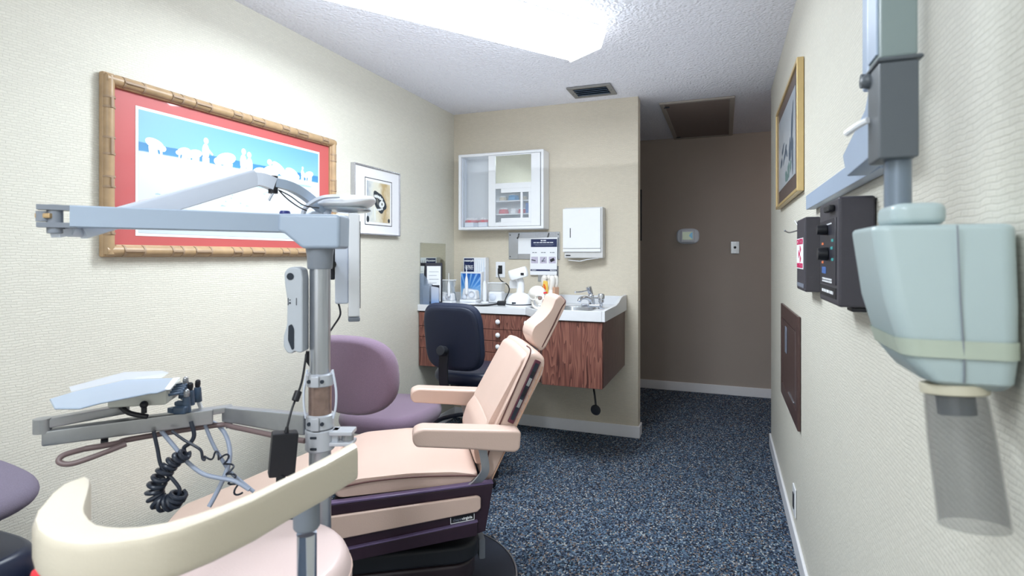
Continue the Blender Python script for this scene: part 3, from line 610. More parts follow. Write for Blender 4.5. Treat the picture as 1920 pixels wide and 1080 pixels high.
for k, s_ in enumerate(('1. PREP', '2. APPLY', '3. CURE')):
    x = -1.345+k*.070
    word_line('step_heading', (x, yq, 1.326), fx, .036, .0055, M['textgrey'], t, 11+k)
    bm = BM(); bx(bm, (x-.027, yp-.0006, 1.245), (x+.027, yp-.0001, 1.294)); ph = obj('photo_print', bm, mat('photo_lilac', (190, 184, 204), .5, noise=.3, nscale=60), t, room=True)
    bm = BM()
    if k == 0: box(bm, (x-.008, yp-.0009, 1.268), (.034, .0004, .007), 0, 1, Matrix.Rotation(R(12), 3, 'Y'))
    elif k == 1: box(bm, (x, yp-.0009, 1.272), (.008, .0004, .035), 0, 1, Matrix.Rotation(R(35), 3, 'Y')); box(bm, (x, yp-.0009, 1.262), (.03, .0004, .006), 0, 1)
    else: box(bm, (x, yp-.0009, 1.27), (.034, .0004, .022), 0, 1, Matrix.Rotation(R(-25), 3, 'Y'))
    obj('photo_detail', bm, M['textdark'] if k != 1 else M['textgrey'], ph, room=True)
word_line('footer_line', (-1.35, yq, 1.1925), fx, .035, .004, M['textwhite'], t, 21); word_line('footer_line', (-1.20, yq, 1.1925), fx, .045, .004, M['textwhite'], t, 22)
t = thing('wall_plate', 'small steel plate on the wall beneath the poster', 'plate', (-1.24, YB, 1.108))
bm = BM(); bx(bm, (-1.325, YB-.006, 1.106), (-1.163, YB-.001, 1.225), .001, 1); obj('plate', bm, M['steel'], t, room=True)
bm = BM(); bx(bm, (-1.215, YB-.018, 1.136), (-1.188, YB-.0062, 1.146), .002, 2); obj('toggle', bm, M['black'], t, room=True)

# ------------------------------------------------------------------ floating counter unit
FY, SYF = 3.455, 3.245; ZB, ZT = .515, .908
t = thing('floating_vanity_cabinet', 'wall hung walnut laminate drawer and sink cabinet under the counter', 'cabinet', (-1.35, YB, ZB))
bm = BM(); prism(bm, [(XL+.003, YB-.002), (XL+.003, FY+.018), (-1.215, FY+.018), (-1.10, YB-.002)], ZB, ZT, 'XY', .001, 1); prism(bm, [(-1.215, FY+.018), (-1.055, SYF+.018), (-.668, SYF+.018), (-.668, YB-.002), (-1.10, YB-.002)], ZB, .838, 'XY', .001, 1); bx(bm, (-.690, SYF+.018, .838), (-.668, YB-.002, ZT)); bx(bm, (-1.055, SYF+.018, .838), (-.690, SYF+.034, ZT))
obj('carcass', bm, M['walnut_side'], t, room=True)
def knob(x, y, z, par, n=(0, -1)):
    k = BM(); mt = Vector((n[0], n[1], 0)).to_track_quat('Z', 'Y').to_matrix().to_4x4()
    lathe(k, [(.007, 0), (.006, .008), (.011, .012), (.016, .018), (.0165, .023), (.013, .028), (.006, .031), (0, .0315)], (x, y, z), n=20, mtx=mt)
    obj('knob', k, M['white'], par, room=True)
zs = [(.806, .902), (.728, .803), (.650, .725), (.520, .647)]
for (xa, xb) in ((-2.034, -1.625), (-1.622, -1.222)):
    for z0, z1 in zs:
        bm = BM(); bx(bm, (xa+.001, FY, z0), (xb, FY+.0175, z1), .0015, 1); d = obj('drawer', bm, M['walnut'], t, room=True); knob((xa+xb)/2+.005, FY, (z0+z1)/2+(.004 if z0 > .6 else .012), d)
n = Vector((SYF-FY, -( -1.055+1.215), 0)).normalized(); dn = Vector((-1.055+1.215, SYF-FY, 0)).normalized()
bm = BM()
for z0, z1 in ((.806, .902), (.520, .803)):
    pass
a0, a1 = Vector((-1.212, FY+.015, 0)), Vector((-1.062, SYF+.018+.004, 0))
prism(bm, [(a0.x+n.x*.001, a0.y+n.y*.001), (a1.x+n.x*.001, a1.y+n.y*.001), (a1.x+n.x*.018, a1.y+n.y*.018), (a0.x+n.x*.018, a0.y+n.y*.018)], .520, .902, 'XY', .0012, 1)
d = obj('corner_door', bm, M['walnut'], t, room=True); mid = (a0*.75+a1*.25)+n*.018; knob(mid.x, mid.y, .862, d, (n.x, n.y))
bm = BM(); bx(bm, (-1.045, SYF, .512), (-.672, SYF+.0175, .904), .0012, 1); d = obj('sink_door', bm, M['walnut'], t, room=True)
# worktop with rolled lip, backsplash and curved end splash
t = thing('countertop', 'grey white laminate counter with backsplash and raised curved end', 'countertop', (-1.35, YB, .91))
outer = [(XL+.002, YB-.002), (XL+.002, FY-.004), (-1.219, FY-.004), (-1.059, SYF-.004), (-.665, SYF-.004), (-.665, YB-.002)]
sx0, sx1, sy0, sy1 = -1.07, -.80, 3.46, 3.78; scx, scy = (sx0+sx1)/2, (sy0+sy1)/2
bm = BM()   # slab with a real opening for the basin
hole = [(scx+(sx1-sx0)/2*1.0*abs(math.cos(a))**.6*(1 if math.cos(a) > 0 else -1), scy+(sy1-sy0)/2*abs(math.sin(a))**.6*(1 if math.sin(a) > 0 else -1)) for a in [2*PI*k/32 for k in range(32)]]
def slab_with_hole(bm, out, hol, z0, z1):
    t_ = BM(); ov = [t_.verts.new((x, y, z1)) for x, y in out]; hv = [t_.verts.new((x, y, z1)) for x, y in hol]
    es = [t_.edges.new((ov[i], ov[(i+1) % len(ov)])) for i in range(len(ov))] + [t_.edges.new((hv[i], hv[(i+1) % len(hv)])) for i in range(len(hv))]
    bmesh.ops.triangle_fill(t_, use_beauty=True, edges=es)
    r = bmesh.ops.extrude_face_region(t_, geom=list(t_.faces)); bmesh.ops.translate(t_, vec=(0, 0, z0-z1), verts=[v for v in r['geom'] if isinstance(v, bmesh.types.BMVert)])
    bmesh.ops.recalc_face_normals(t_, faces=t_.faces); _merge(bm, t_)
slab_with_hole(bm, outer, hole, .911, .948)
obj('slab', bm, M['counter'], t, room=True)
bm = BM(); lip = [(-.0, -.0), (.014, 0), (.014, .012), (.008, .016), (0, .014)]
for (p, q), zt in ((((XL+.002, FY-.012), (-1.222, FY-.012)), .956), (((-1.222, FY-.012), (-1.062, SYF-.012)), .964), (((-1.062, SYF-.012), (-.6735, SYF-.012)), .974)):
    a, b = Vector((p[0], p[1], 0)), Vector((q[0], q[1], 0)); dd = (b-a).normalized(); nn = Vector((dd.y, -dd.x, 0))
    prism(bm, [(a.x, a.y), (b.x, b.y), (b.x-nn.x*.012, b.y-nn.y*.012), (a.x-nn.x*.012, a.y-nn.y*.012)], .9108, zt, 'XY', .003, 2)
obj('front_lip', bm, M['counter'], t, room=True)
bm = BM(); bx(bm, (XL+.002, YB-.016, .948), (-.674, YB-.0025, 1.012), .003, 2); obj('backsplash', bm, M['counter'], t, room=True)
bm = BM(); prof = [(SYF-.012, .911), (YB-.003, .911), (YB-.003, 1.022), (3.86, 1.022), (3.78, 1.012), (3.70, .99), (3.60, .978), (SYF-.012, .976)]
prism(bm, prof, -.673, -.654, 'YZ', .002, 2, 50); obj('end_splash', bm, M['counter'], t, room=True)
# sink + faucet + air gap
t = thing('sink_basin', 'stainless steel oval basin let into the counter', 'sink', (scx, scy, .83))
bm = BM(); N_ = 32; rings = []
for f_, z in ((1.06, .9485), (1.06, .9515), (.98, .9515), (.95, .946), (.93, .90), (.86, .86), (.6, .848), (.12, .846), (.0, .846)):
    rings.append([bm.verts.new((scx+(x-scx)*max(f_, 1e-3), scy+(y-scy)*max(f_, 1e-3), z)) for x, y in hole])
for p, q in zip(rings, rings[1:]):
    for i in range(N_): bm.faces.new((p[i], p[(i+1) % N_], q[(i+1) % N_], q[i]))
obj('basin', bm, M['steel'], t, room=True)
bm = BM(); cyl(bm, (scx, scy, .847), (scx, scy, .850), .022, 20, bev=.001); obj('drain', bm, M['chrome'], t, room=True)
fx_, fy_ = -.865, 3.83
t = thing('sink_faucet', 'chrome lever faucet behind the sink basin', 'faucet', (fx_, fy_, .949))
bm = BM(); bx(bm, (fx_-.075, fy_-.026, .9492), (fx_+.075, fy_+.026, .965), .007); obj('base', bm, M['chrome'], t, room=True)
bm = BM(); cyl(bm, (fx_, fy_, .965), (fx_-.006, fy_-.004, 1.02), .024, 24, .020); ball(bm, (fx_-.006, fy_-.004, 1.02), .0215); obj('body', bm, M['chrome'], t, room=True)
bm = BM(); tube(bm, [(fx_, fy_-.01, .99), (fx_-.03, fy_-.06, 1.012), (fx_-.055, fy_-.11, 1.008), (fx_-.062, fy_-.125, .99)], .013, 12); obj('spout', bm, M['chrome'], t, room=True)
bm = BM(); cyl(bm, (fx_-.006, fy_-.004, 1.03), (fx_-.022, fy_-.016, 1.085), .017, 20, .020, bev=.003); obj('lever_cap', bm, M['chrome'], t, room=True)
bm = BM(); tube(bm, [(fx_-.02, fy_-.02, 1.06), (fx_-.06, fy_-.06, 1.052), (fx_-.095, fy_-.085, 1.05)], .005, 8); ball(bm, (fx_-.098, fy_-.087, 1.05), .008); obj('lever', bm, M['chrome'], t, room=True)
t = thing('water_tap', 'short chrome side tap at the right of the faucet', 'tap', (-.765, 3.66, .949))
bm = BM(); lathe(bm, [(.022, 0), (.022, .008), (.010, .016), (.010, .035), (.018, .042), (.018, .062), (.022, .066), (.022, .092), (.016, .10), (0, .101)], (-.765, 3.66, .9495)); obj('body', bm, M['chrome'], t, room=True)
bm = BM(); tube(bm, [(-.765, 3.66, 1.015), (-.80, 3.69, 1.018), (-.84, 3.72, 1.012)], .005, 8); obj('spout', bm, M['chrome'], t, room=True)
# knee lever below the cabinet
t = thing('knee_lever', 'black knee lever with round pad hanging below the sink cabinet', 'lever', (-.76, 3.40, .30))
p0, p1 = Vector((-.775, 3.44, .514)), at(1118, 768, 3.42)
bm = BM(); tube(bm, [p0, (p0+p1)/2+Vector((.004, -.006, 0)), p1], .0065, 10); obj('rod', bm, M['black'], t, room=True)
bm = BM(); lathe(bm, [(.022, 0), (.031, .004), (.033, .012), (.029, .02), (.018, .024), (0, .025)], p1+Vector((0, .004, 0)), n=24, mtx=Vector((-.25, -1, -.1)).to_track_quat('Z', 'Y').to_matrix().to_4x4()); obj('pad', bm, M['rubber'], t, room=True)

# ------------------------------------------------------------------ things on the counter
CT = .949
t = thing('wall_mirror', 'frameless mirror glued to the left wall above the counter end', 'mirror', (XL, 3.67, .96))
bm = BM(); bx(bm, (XL+.001, 3.48, .965), (XL+.005, 3.865, 1.395), .0008, 1); obj('mirror_glass', bm, M['mirror'], t, room=True)
t = thing('brochure_holder', 'smoky plastic wall pocket standing at the left end of the counter', 'holder', (-1.995, 3.495, CT))
bm = BM(); prism(bm, [(-2.032, CT+.001), (-1.958, CT+.001), (-1.958, 1.085), (-1.970, 1.13), (-2.0, 1.165), (-2.032, 1.175)], 3.468, 3.471, 'XZ', .0008, 1); obj('front_panel', bm, M['mesh'], t, room=True)
bm = BM(); bx(bm, (-2.034, 3.471, CT+.001), (-2.031, 3.52, 1.175)); bx(bm, (-2.031, 3.471, CT+.001), (-1.958, 3.52, CT+.004)); bx(bm, (-2.031, 3.517, CT+.004), (-1.958, 3.52, 1.10)); obj('side_panels', bm, M['mesh'], t, room=True)
bm = BM(); bx(bm, (-2.02, 3.488, CT+.005), (-1.97, 3.492, 1.09)); obj('brochure', bm, gradient_print('brochure_print', [(0, (90, 130, 190)), (.5, (190, 200, 216)), (1, (206, 212, 224))], 'Z', 0, .15), t, room=True)
t = thing('brochure_stack', 'short blue and white leaflets standing beside the smoky pocket', 'leaflets', (-1.93, 3.50, CT))
bm = BM(); prism(bm, rounded([(-1.953, CT+.001), (-1.893, CT+.001), (-1.893, 1.075), (-1.953, 1.085)], .008), 3.49, 3.497, 'XZ'); obj('front_leaflet', bm, gradient_print('leaflet_print', [(0, (90, 140, 205)), (.4, (170, 186, 214)), (1, (200, 206, 222))], 'Z', 0, .14), t, room=True)
bm = BM(); bx(bm, (-1.955, 3.499, CT+.001), (-1.895, 3.507, 1.092), .001, 1); obj('rear_leaflets', bm, M['inkline'], t, room=True)
t = thing('certificate_frame', 'dark framed white certificate leaning against the mirror', 'frame', (-1.975, 3.57, CT))
mt = Matrix.Translation((-1.972, 3.562, CT+.002)) @ Matrix.Rotation(R(-62), 4, 'Z') @ Matrix.Rotation(R(-4), 4, 'Y')
def leaned(name, lo, hi, m, par, bev=.001):
    b = BM(); bx(b, lo, hi, bev, 1); b.transform(mt); return obj(name, b, m, par, room=True)
leaned('frame', (-.010, -.062, 0), (0, .062, .300), M['inkline'], t, .002); leaned('certificate', (.0, -.050, .018), (.0008, .050, .276), M['paper'], t)
for k in range(5): leaned('text_line', (.001, -.035, .125+.027*k), (.0013, .035-.015*(k % 2), .1275+.027*k), M['textgrey'], t, 0)
t = one('photo_stand', lambda b: box(b, (-1.955, 3.84, CT+.128), (.006, .07, .16), .002, 2, Matrix.Rotation(R(-12), 3, 'Y') @ Matrix.Rotation(R(12), 3, 'Z')), mat('glossy_photo', (176, 190, 206), .2, noise=.45, nscale=40), 'small glossy photo card propped beside the certificate', 'card', (-1.955, 3.84, CT))
t.location.z -= .046
# the boxes
t = thing('oral_irrigator_box', 'tall navy and white product box at the back of the counter', 'box', (-1.80, 3.95, CT))
bx0, bx1 = -1.915, -1.725; byf = 3.935; bz1 = 1.288
bm = BM(); bx(bm, (bx0, byf, CT+.001), (bx1, YB-.018, bz1), .002, 1); obj('carton', bm, M['whitepaint'], t, room=True)
bm = BM(); bx(bm, (bx0+.006, byf-.0008, CT+.03), (bx0+.092, byf-.0001, bz1-.006)); obj('navy_panel', bm, M['navyprint'], t, room=True)
bm = BM(); bx(bm, (bx0+.098, byf-.0008, CT+.03), (bx1-.010, byf-.0001, bz1-.010)); wn = obj('window_panel', bm, gradient_print('window_print', [(0, (196, 212, 236)), (.5, (206, 222, 240)), (1, (232, 238, 246))], 'Z', 0, .34, .2), t, room=True)
lettering('waterpik', .0235, (bx0+.050, byf-.0012, 1.264), fx, uz, M['textwhite'], t, bold=.0005)
lettering('The Easy and\nMost Effective\nWay to Floss', .0125, (bx0+.049, byf-.0012, 1.212), fx, uz, M['textwhite'], t, bold=.0003)
for k in range(4):
    bm = BM(); cyl(bm, (bx0+.110+.018*k, byf-.003, 1.16), (bx0+.110+.018*k, byf-.003, 1.265), .0045, 10); obj('pictured_tip', bm, M['white'], wn, room=True)
t = thing('oral_irrigator_box', 'shorter blue sunburst product box behind the middle water flosser', 'box', (-1.82, 3.87, CT))
bx0, bx1, byf, bz1 = -1.905, -1.728, 3.862, 1.178
bm = BM(); bx(bm, (bx0, byf, CT+.001), (bx1, 3.93, bz1), .002, 1); obj('carton', bm, M['whitepaint'], t, room=True)
bm = BM(); bx(bm, (bx0+.006, byf-.0008, CT+.01), (bx1-.006, byf-.0001, bz1-.012)); pn = obj('blue_panel', bm, gradient_print('burst_print', [(0, (226, 236, 248)), (.35, (150, 200, 240)), (.6, (70, 140, 214)), (1, (30, 96, 184))], 'Z', 0, .22, .3), t, room=True)
bm = BM()
for k in range(7):
    a = R(20+14*k); c = Vector((bx0+.06, byf-.0011, CT+.05)); d1 = Vector((math.cos(a), 0, math.sin(a))); d2 = Vector((math.cos(a+.09), 0, math.sin(a+.09)))
    L_ = min((bx1-.008-c.x)/max(d1.x, .05), (bz1-.014-c.z)/max(d1.z, .05))
    L2 = min((bx1-.008-c.x)/max(d2.x, .05), (bz1-.014-c.z)/max(d2.z, .05)); bm.faces.new([bm.verts.new(c), bm.verts.new(c+d1*L_), bm.verts.new(c+d2*L2)])
obj('light_rays', bm, mat('pale_ray', (128, 178, 230), .4), pn, room=True)
# water flossers
def flosser(x, y, label, tank, s=1.0, rz=0):
    t = thing('water_flosser', label, 'water flosser', (x, y, CT+.001), rz)
    bm = BM(); prism(bm, [(-.062*s, -.05*s), (.062*s, -.05*s), (.066*s, .03*s), (.04*s, .055*s), (-.04*s, .055*s), (-.066*s, .03*s)], 0, .022*s, 'XY', .008*s, 3); obj('foot', bm, M['white'], t)
    bm = BM(); prism(bm, [(-.058*s, .0215*s), (.058*s, .0215*s), (.05*s, .085*s), (-.046*s, .10*s)], -.03*s, .04*s, 'XZ', .012*s, 4); obj('body', bm, M['white'], t)
    bm = BM(); lathe(bm, [(.0, 0), (.016*s, 0), (.017*s, .010*s), (.012*s, .014*s), (0, .015*s)], (-.030*s, -.0305*s, .04*s), n=20, mtx=Vector((0, -1, 0)).to_track_quat('Z', 'Y').to_matrix().to_4x4()); obj('dial', bm, M['lightgrey'], t)
    bm = BM(); tube(bm, [(.026*s+.022*s*math.cos(a), -.036*s, .06*s+.022*s*math.sin(a)) for a in [2*PI*k/14 for k in range(15)]], .004*s, 8, sub=1); obj('coiled_hose', bm, M['lightgrey'], t)
    if tank:
        bm = BM(); prism(bm, [(-.05*s, .101*s), (.046*s, .088*s), (.058*s, .19*s), (-.062*s, .19*s)], -.035*s, .045*s, 'XZ', .008*s, 2); obj('water_tank', bm, M['clear'], t)
        bm = BM(); bx(bm, (-.064*s, -.037*s, .190*s), (.060*s, .047*s, .198*s), .003*s); obj('lid', bm, M['white'], t)
    bm = BM(); xh = .038*s if tank else -.006*s
    lathe(bm, [(.007*s, .06*s), (.011*s, .07*s), (.012*s, .13*s), (.010*s, .165*s), (.006*s, .18*s), (.0035*s, .19*s), (.0025*s, .255*s), (0, .257*s)], (xh, -.052*s, 0)); obj('handle_wand', bm, M['white'], t)
    return t
flosser(-1.918, 3.675, 'leftmost white water flosser with clear tank above its base', True, .88)
flosser(-1.79, 3.80, 'middle white water flosser with upright wand before the blue box', False, 1.08)
t = thing('accessory_tray', 'flat white plastic tray lying before the blue box', 'tray', (-1.72, 3.66, CT))
bm = BM(); bx(bm, (-1.785, 3.60, CT+.001), (-1.66, 3.67, CT+.014), .006); obj('tray', bm, M['white'], t, room=True)
bm = BM(); bx(bm, (-1.77, 3.612, CT+.0145), (-1.71, 3.655, CT+.017), .001, 1); obj('insert', bm, M['lightgrey'], t, room=True)
t = thing('electric_toothbrush', 'white electric toothbrush upright in its charger on the counter', 'toothbrush', (-1.66, 3.77, CT))
bm = BM(); lathe(bm, [(.030, 0), (.030, .008), (.022, .014), (0, .0145)], (-1.66, 3.77, CT+.001)); obj('charger', bm, M['white'], t, room=True)
bm = BM(); lathe(bm, [(.010, .0), (.015, .01), (.016, .08), (.013, .135), (.007, .15), (0, .151)], (-1.66, 3.77, CT+.016)); obj('handle', bm, M['white'], t, room=True)
bm = BM(); lathe(bm, [(.006, .0), (.005, .05), (.0035, .075), (.0055, .085), (.005, .10), (0, .102)], (-1.66, 3.77, CT+.168)); obj('brush_head', bm, M['lightgrey'], t, room=True)
t = thing('water_flosser', 'compact white flosser with round coil and clear tank behind toothbrush', 'water flosser', (-1.605, 3.85, CT))
bm = BM(); bx(bm, (-1.655, 3.82, CT+.001), (-1.545, 3.90, CT+.085), .014, 4); obj('body', bm, M['white'], t, room=True)
bm = BM(); lathe(bm, [(0, 0), (.026, 0), (.027, .007), (.02, .012), (0, .013)], (-1.615, 3.819, CT+.045), mtx=Vector((0, -1, 0)).to_track_quat('Z', 'Y').to_matrix().to_4x4()); obj('coiled_hose', bm, M['lightgrey'], t, room=True)
bm = BM(); prism(bm, [(-1.65, CT+.087), (-1.55, CT+.087), (-1.543, CT+.145), (-1.657, CT+.145)], 3.825, 3.895, 'XZ', .006, 2); obj('water_tank', bm, M['clear'], t, room=True)
bm = BM(); bx(bm, (-1.66, 3.822, CT+.146), (-1.54, 3.898, CT+.153), .002, 2); obj('lid', bm, M['white'], t, room=True)
# cord and adapter
t = thing('power_adapter', 'black power adapter and cords lying on the counter', 'adapter', (-1.46, 3.66, CT))
bm = BM(); box(bm, (-1.465, 3.655, CT+.017), (.085, .045, .03), .007, 3, Matrix.Rotation(R(15), 3, 'Z')); obj('brick', bm, M['black'], t, room=True)
bm = BM(); tube(bm, [(-1.633, YB-.03, 1.180), (-1.636, YB-.045, 1.165), (-1.61, YB-.06, 1.115), (-1.545, YB-.08, 1.08), (-1.515, YB-.12, 1.04), (-1.52, YB-.17, .99), (-1.50, 3.76, .965), (-1.475, 3.68, .965)], .0042, 8)
bx(bm, (-1.645, YB-.036, 1.172), (-1.622, YB-.0115, 1.205), .004, 2); obj('mains_cord', bm, M['black'], t, room=True)
bm = BM(); tube(bm, [(-1.50, 3.645, .962), (-1.57, 3.60, .9545), (-1.65, 3.56, .9535), (-1.76, 3.55, .9535)], .004, 8); obj('left_cord', bm, M['black'], t, room=True)
bm = BM(); tube(bm, [(-1.495, 3.635, .960), (-1.54, 3.56, .954), (-1.60, 3.50, .9535), (-1.70, 3.47, .9535)], .004, 8); obj('front_cord', bm, M['black'], t, room=True)
# curing lamp / camera dock
lx, ly = -1.305, 3.56
t = thing('curing_lamp_unit', 'white domed desktop device with swivel head beside the skull', 'dental device', (lx, ly, CT), R(8))
bm = BM(); lathe(bm, [(.096, 0), (.1, .006), (.1, .016), (.097, .019)], (0, 0, .001), n=40); obj('foot', bm, M['white'], t)
bm = BM(); lathe(bm, [(.097, 0), (.098, .004), (.097, .007)], (0, 0, .0202), n=40); obj('dark_band', bm, M['hosedark'], t)
bm = BM(); lathe(bm, [(.096, 0), (.093, .02), (.078, .045), (.055, .062), (.03, .072), (.0, .075)], (0, 0, .0275), n=40); obj('dome', bm, M['white'], t)
bm = BM(); tube(bm, [(.0, .0, .085), (.006, .0, .13), (.004, -.005, .175), (-.012, -.012, .21)], .026, 18); obj('neck', bm, M['white'], t)
bm = BM(); cushion(bm, .066, .042, .07, 3.2, mtx=Matrix.Translation((-.006, -.02, .232)) @ Matrix.Rotation(R(-16), 4, 'Y')); hd = obj('head', bm, M['white'], t)
bm = BM(); bx(bm, (.018, -.064, .222), (.040, -.058, .238), .001, 1); obj('lens_window', bm, M['black'], hd)
bm = BM(); cushion(bm, .048, .035, .055, 3, mtx=Matrix.Translation((-.035, .045, .155))); obj('rear_pod', bm, M['white'], t)
bm = BM(); bx(bm, (-.035, -.095, .030), (-.005, -.088, .042), .002, 1); obj('front_button', bm, M['hosedark'], t)
bm = BM(); bx(bm, (-.015, -.066, .075), (.006, -.058, .082), .002, 1); obj('top_button', bm, M['hosedark'], t)
t = one('clear_dome_cover', lambda b: lathe(b, [(.052, 0), (.052, .02), (.045, .045), (.025, .062), (0, .067)], (-1.27, 3.88, CT+.061)), M['clear'], 'clear plastic dome behind the white domed device', 'dome cover', (-1.27, 3.88, CT))
t.location.z -= .06
# skull
kx, ky = -1.138, 3.46
t = thing('model_skull', 'white resin model skull on the counter by the sink', 'skull', (kx, ky, CT+.001), R(42)); t.scale = (.88, .88, .88)
bm = BM()    # faces local -Y
def skull_cranium(bm):
    b = BM(); bmesh.ops.create_uvsphere(b, u_segments=32, v_segments=22, radius=1)
    for v in b.verts:
        x, y, z = v.co
        w_ = .066*(1-.12*max(0, -y)) * (1-.22*max(0, -z)); v.co = Vector((x*w_, y*.084+.018, z*.064*(1 if z > 0 else .8)+.112))
    _merge(bm, b)
    b = BM(); bmesh.ops.create_uvsphere(b, u_segments=24, v_segments=18, radius=1)    # face block
    for v in b.verts:
        x, y, z = v.co; tp = 1-.28*max(0, -z); v.co = Vector((x*.050*tp, y*.042-.046, z*.052+.072))
    _merge(bm, b)
skull_cranium(bm)
for s_ in (-1, 1):
    tube(bm, [(s_*.047, -.05, .078), (s_*.062, -.025, .076), (s_*.060, .01, .082)], .0055, 8)          # cheek arch
    tube(bm, [(s_*.018, -.088, .108), (s_*.036, -.084, .111), (s_*.05, -.066, .105)], .007, 8)          # brow
obj('cranium', bm, M['bone'], t)
for s_ in (-1, 1):
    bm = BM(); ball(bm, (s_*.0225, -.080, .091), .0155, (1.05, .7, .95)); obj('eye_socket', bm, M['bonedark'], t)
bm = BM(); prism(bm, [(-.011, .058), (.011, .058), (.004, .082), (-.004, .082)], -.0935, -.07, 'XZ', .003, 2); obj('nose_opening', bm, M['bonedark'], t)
bm = BM()
for k in range(9):
    a = R(-64+16*k); ball(bm, (.030*math.sin(a), -.052-.036*math.cos(a), .040), .0052, (.9, .7, 1.4), u=8, v=6)
obj('upper_teeth', bm, M['white'], t)
bm = BM(); tube(bm, [(-.05, .0, .062), (-.046, -.012, .028), (-.034, -.055, .013), (0, -.085, .010), (.034, -.055, .013), (.046, -.012, .028), (.05, .0, .062)], .0095, 10); jw = obj('jaw', bm, M['bone'], t)
bm = BM()
for k in range(9):
    a = R(-64+16*k); ball(bm, (.030*math.sin(a), -.050-.034*math.cos(a), .0255), .005, (.9, .7, 1.4), u=8, v=6)
obj('lower_teeth', bm, M['white'], jw)
bm = BM(); box(bm, (.022, -.075, .128), (.028, .008, .012), .002, 2, Matrix.Rotation(R(-10), 3, 'Y')); obj('red_marker', bm, M['redlight'], t)
# tooth model
tx, ty = -1.17, 3.80
t = thing('tooth_model', 'large white molar model with yellow and orange cutaway on wood stand', 'tooth model', (tx, ty, CT), R(-20))
bm = BM(); bx(bm, (-.03, -.035, .001), (.065, .04, .018), .003, 2); bx(bm, (.045, -.02, .018), (.066, .03, .13), .002, 2); obj('wood_stand', bm, M['tanwood'], t)
bm = BM()
for x, y in ((-.038, -.005), (.030, -.005), (-.03, .035), (.03, .035)): tube(bm, [(x*.5, y*.6, .10), (x*.95, y, .145), (x*1.1, y*1.1, .178), (x, y, .195)], .021, 14); ball(bm, (x, y, .193), .0212)
cushion(bm, .050, .040, .09, 3, mtx=Matrix.Translation((0, .003, .065))); obj('tooth_body', bm, M['bone'], t)
bm = BM(); prism(bm, [(-.022, .05), (.016, .05), (.024, .11), (.018, .172), (-.014, .178), (-.026, .12)], -.052, -.036, 'XZ', .005, 2); ca = obj('yellow_cutaway', bm, M['yellow'], t)
bm = BM(); tube(bm, [(-.006, -.053, .15), (.006, -.054, .125), (.0, -.054, .10), (.006, -.054, .065)], .0055, 8); tube(bm, [(.006, -.054, .13), (-.012, -.054, .12), (-.016, -.053, .135)], .004, 8); obj('orange_pulp', bm, M['oredge'], ca)

# ------------------------------------------------------------------ office chairs
def star_base(par, z0=.0, r=.26, m='black', a0=0, zt=.09):
    bm = BM(); lathe(bm, [(.035, .055), (.04, .065), (.036, .12), (.028, .13)], (0, 0, 0))
    for k in range(5):
        a = a0+2*PI*k/5; d = Vector((math.cos(a), math.sin(a), 0)); tube(bm, [d*.025+Vector((0, 0, zt+.005)), d*(r*.6)+Vector((0, 0, zt-.005)), d*r+Vector((0, 0, .066))], 0, sub=4, prof=[(-.018, -.012), (.018, -.012), (.012, .012), (-.012, .012)], up=(0, 0, 1))
    obj('star_base', bm, M[m], par)
    for k in range(5):
        a = a0+2*PI*k/5; d = Vector((math.cos(a), math.sin(a), 0)); s = Vector((-d.y, d.x, 0))
        bm = BM(); c = d*(r-.004)+Vector((0, 0, .0255))
        for q in (-.013, .013): cyl(bm, c+s*(q-.008), c+s*(q+.008), .025, 18, bev=.003)
        cyl(bm, c+Vector((0, 0, .012)), c+Vector((0, 0, .045)), .007, 10); obj('caster', bm, M['black'], par)
# mauve chair by the left wall: faces the counter, its back towards the room
t = thing('office_chair', 'mauve tweed office chair between left wall and dental chair', 'chair', (-1.607, 2.46, 0))
bm = BM(); cushion(bm, .232, .262, .085, 2.6, mtx=Matrix.Translation((0, 0, .485)), dome=.12); obj('seat', bm, M['mauve'], t)
mt = Matrix.Translation((-.008, -.345, .752)) @ Matrix.Rotation(R(90+6), 4, 'X')
bm = BM(); cushion(bm, .235, .185, .075, 2.7, mtx=mt, curve=-.9, dome=0); obj('backrest', bm, M['mauve'], t)
bm = BM(); tube(bm, [(0, -.02, .43), (-.12, -.15, .43), (-.185, -.27, .43), (-.19, -.315, .46), (-.19, -.312, .62)], 0, sub=5, prof=[(-.03, -.006), (.03, -.006), (.03, .006), (-.03, .006)], up=(0, .5, 1)); obj('back_bracket', bm, M['black'], t)
bm = BM(); bx(bm, (-.13, -.13, .415), (.13, .13, .443), .012); cyl(bm, (0, 0, .12), (0, 0, .42), .025, 20); obj('gas_column', bm, M['black'], t); star_base(t, r=.25, a0=.4)
# black drafting chair at the counter
t = thing('office_chair', 'black drafting chair seen from behind pulled up to the counter', 'chair', (-1.345, 2.90, 0), R(-3))
bm = BM(); cushion(bm, .215, .20, .075, 3, mtx=Matrix.Translation((0, .02, .625)), dome=.1); obj('seat', bm, M['navyvinyl'], t)
mt = Matrix.Translation((.005, -.25, .868)) @ Matrix.Rotation(R(90+9), 4, 'X')
bm = BM(); cushion(bm, .178, .186, .045, 4.2, mtx=mt, curve=-.5); obj('backrest', bm, M['navy'], t)
bm = BM(); cushion(bm, .165, .172, .018, 4.2, mtx=mt @ Matrix.Translation((0, 0, .026)), curve=-.5); obj('back_shell', bm, M['navyshell'], t)
bm = BM(); tube(bm, [(-.012, .0, .568), (-.012, -.22, .565), (-.012, -.30, .60), (-.012, -.318, .70), (-.012, -.308, .81)], 0, sub=5, prof=[(-.026, -.005), (.026, -.005), (.026, .005), (-.026, .005)], up=(0, 1, .6)); obj('back_bracket', bm, M['black'], t)
bm = BM(); cyl(bm, (-.012, -.305, .80), (-.012, -.350, .81), .026, 20, bev=.005); obj('adjuster_knob', bm, M['rubber'], t)
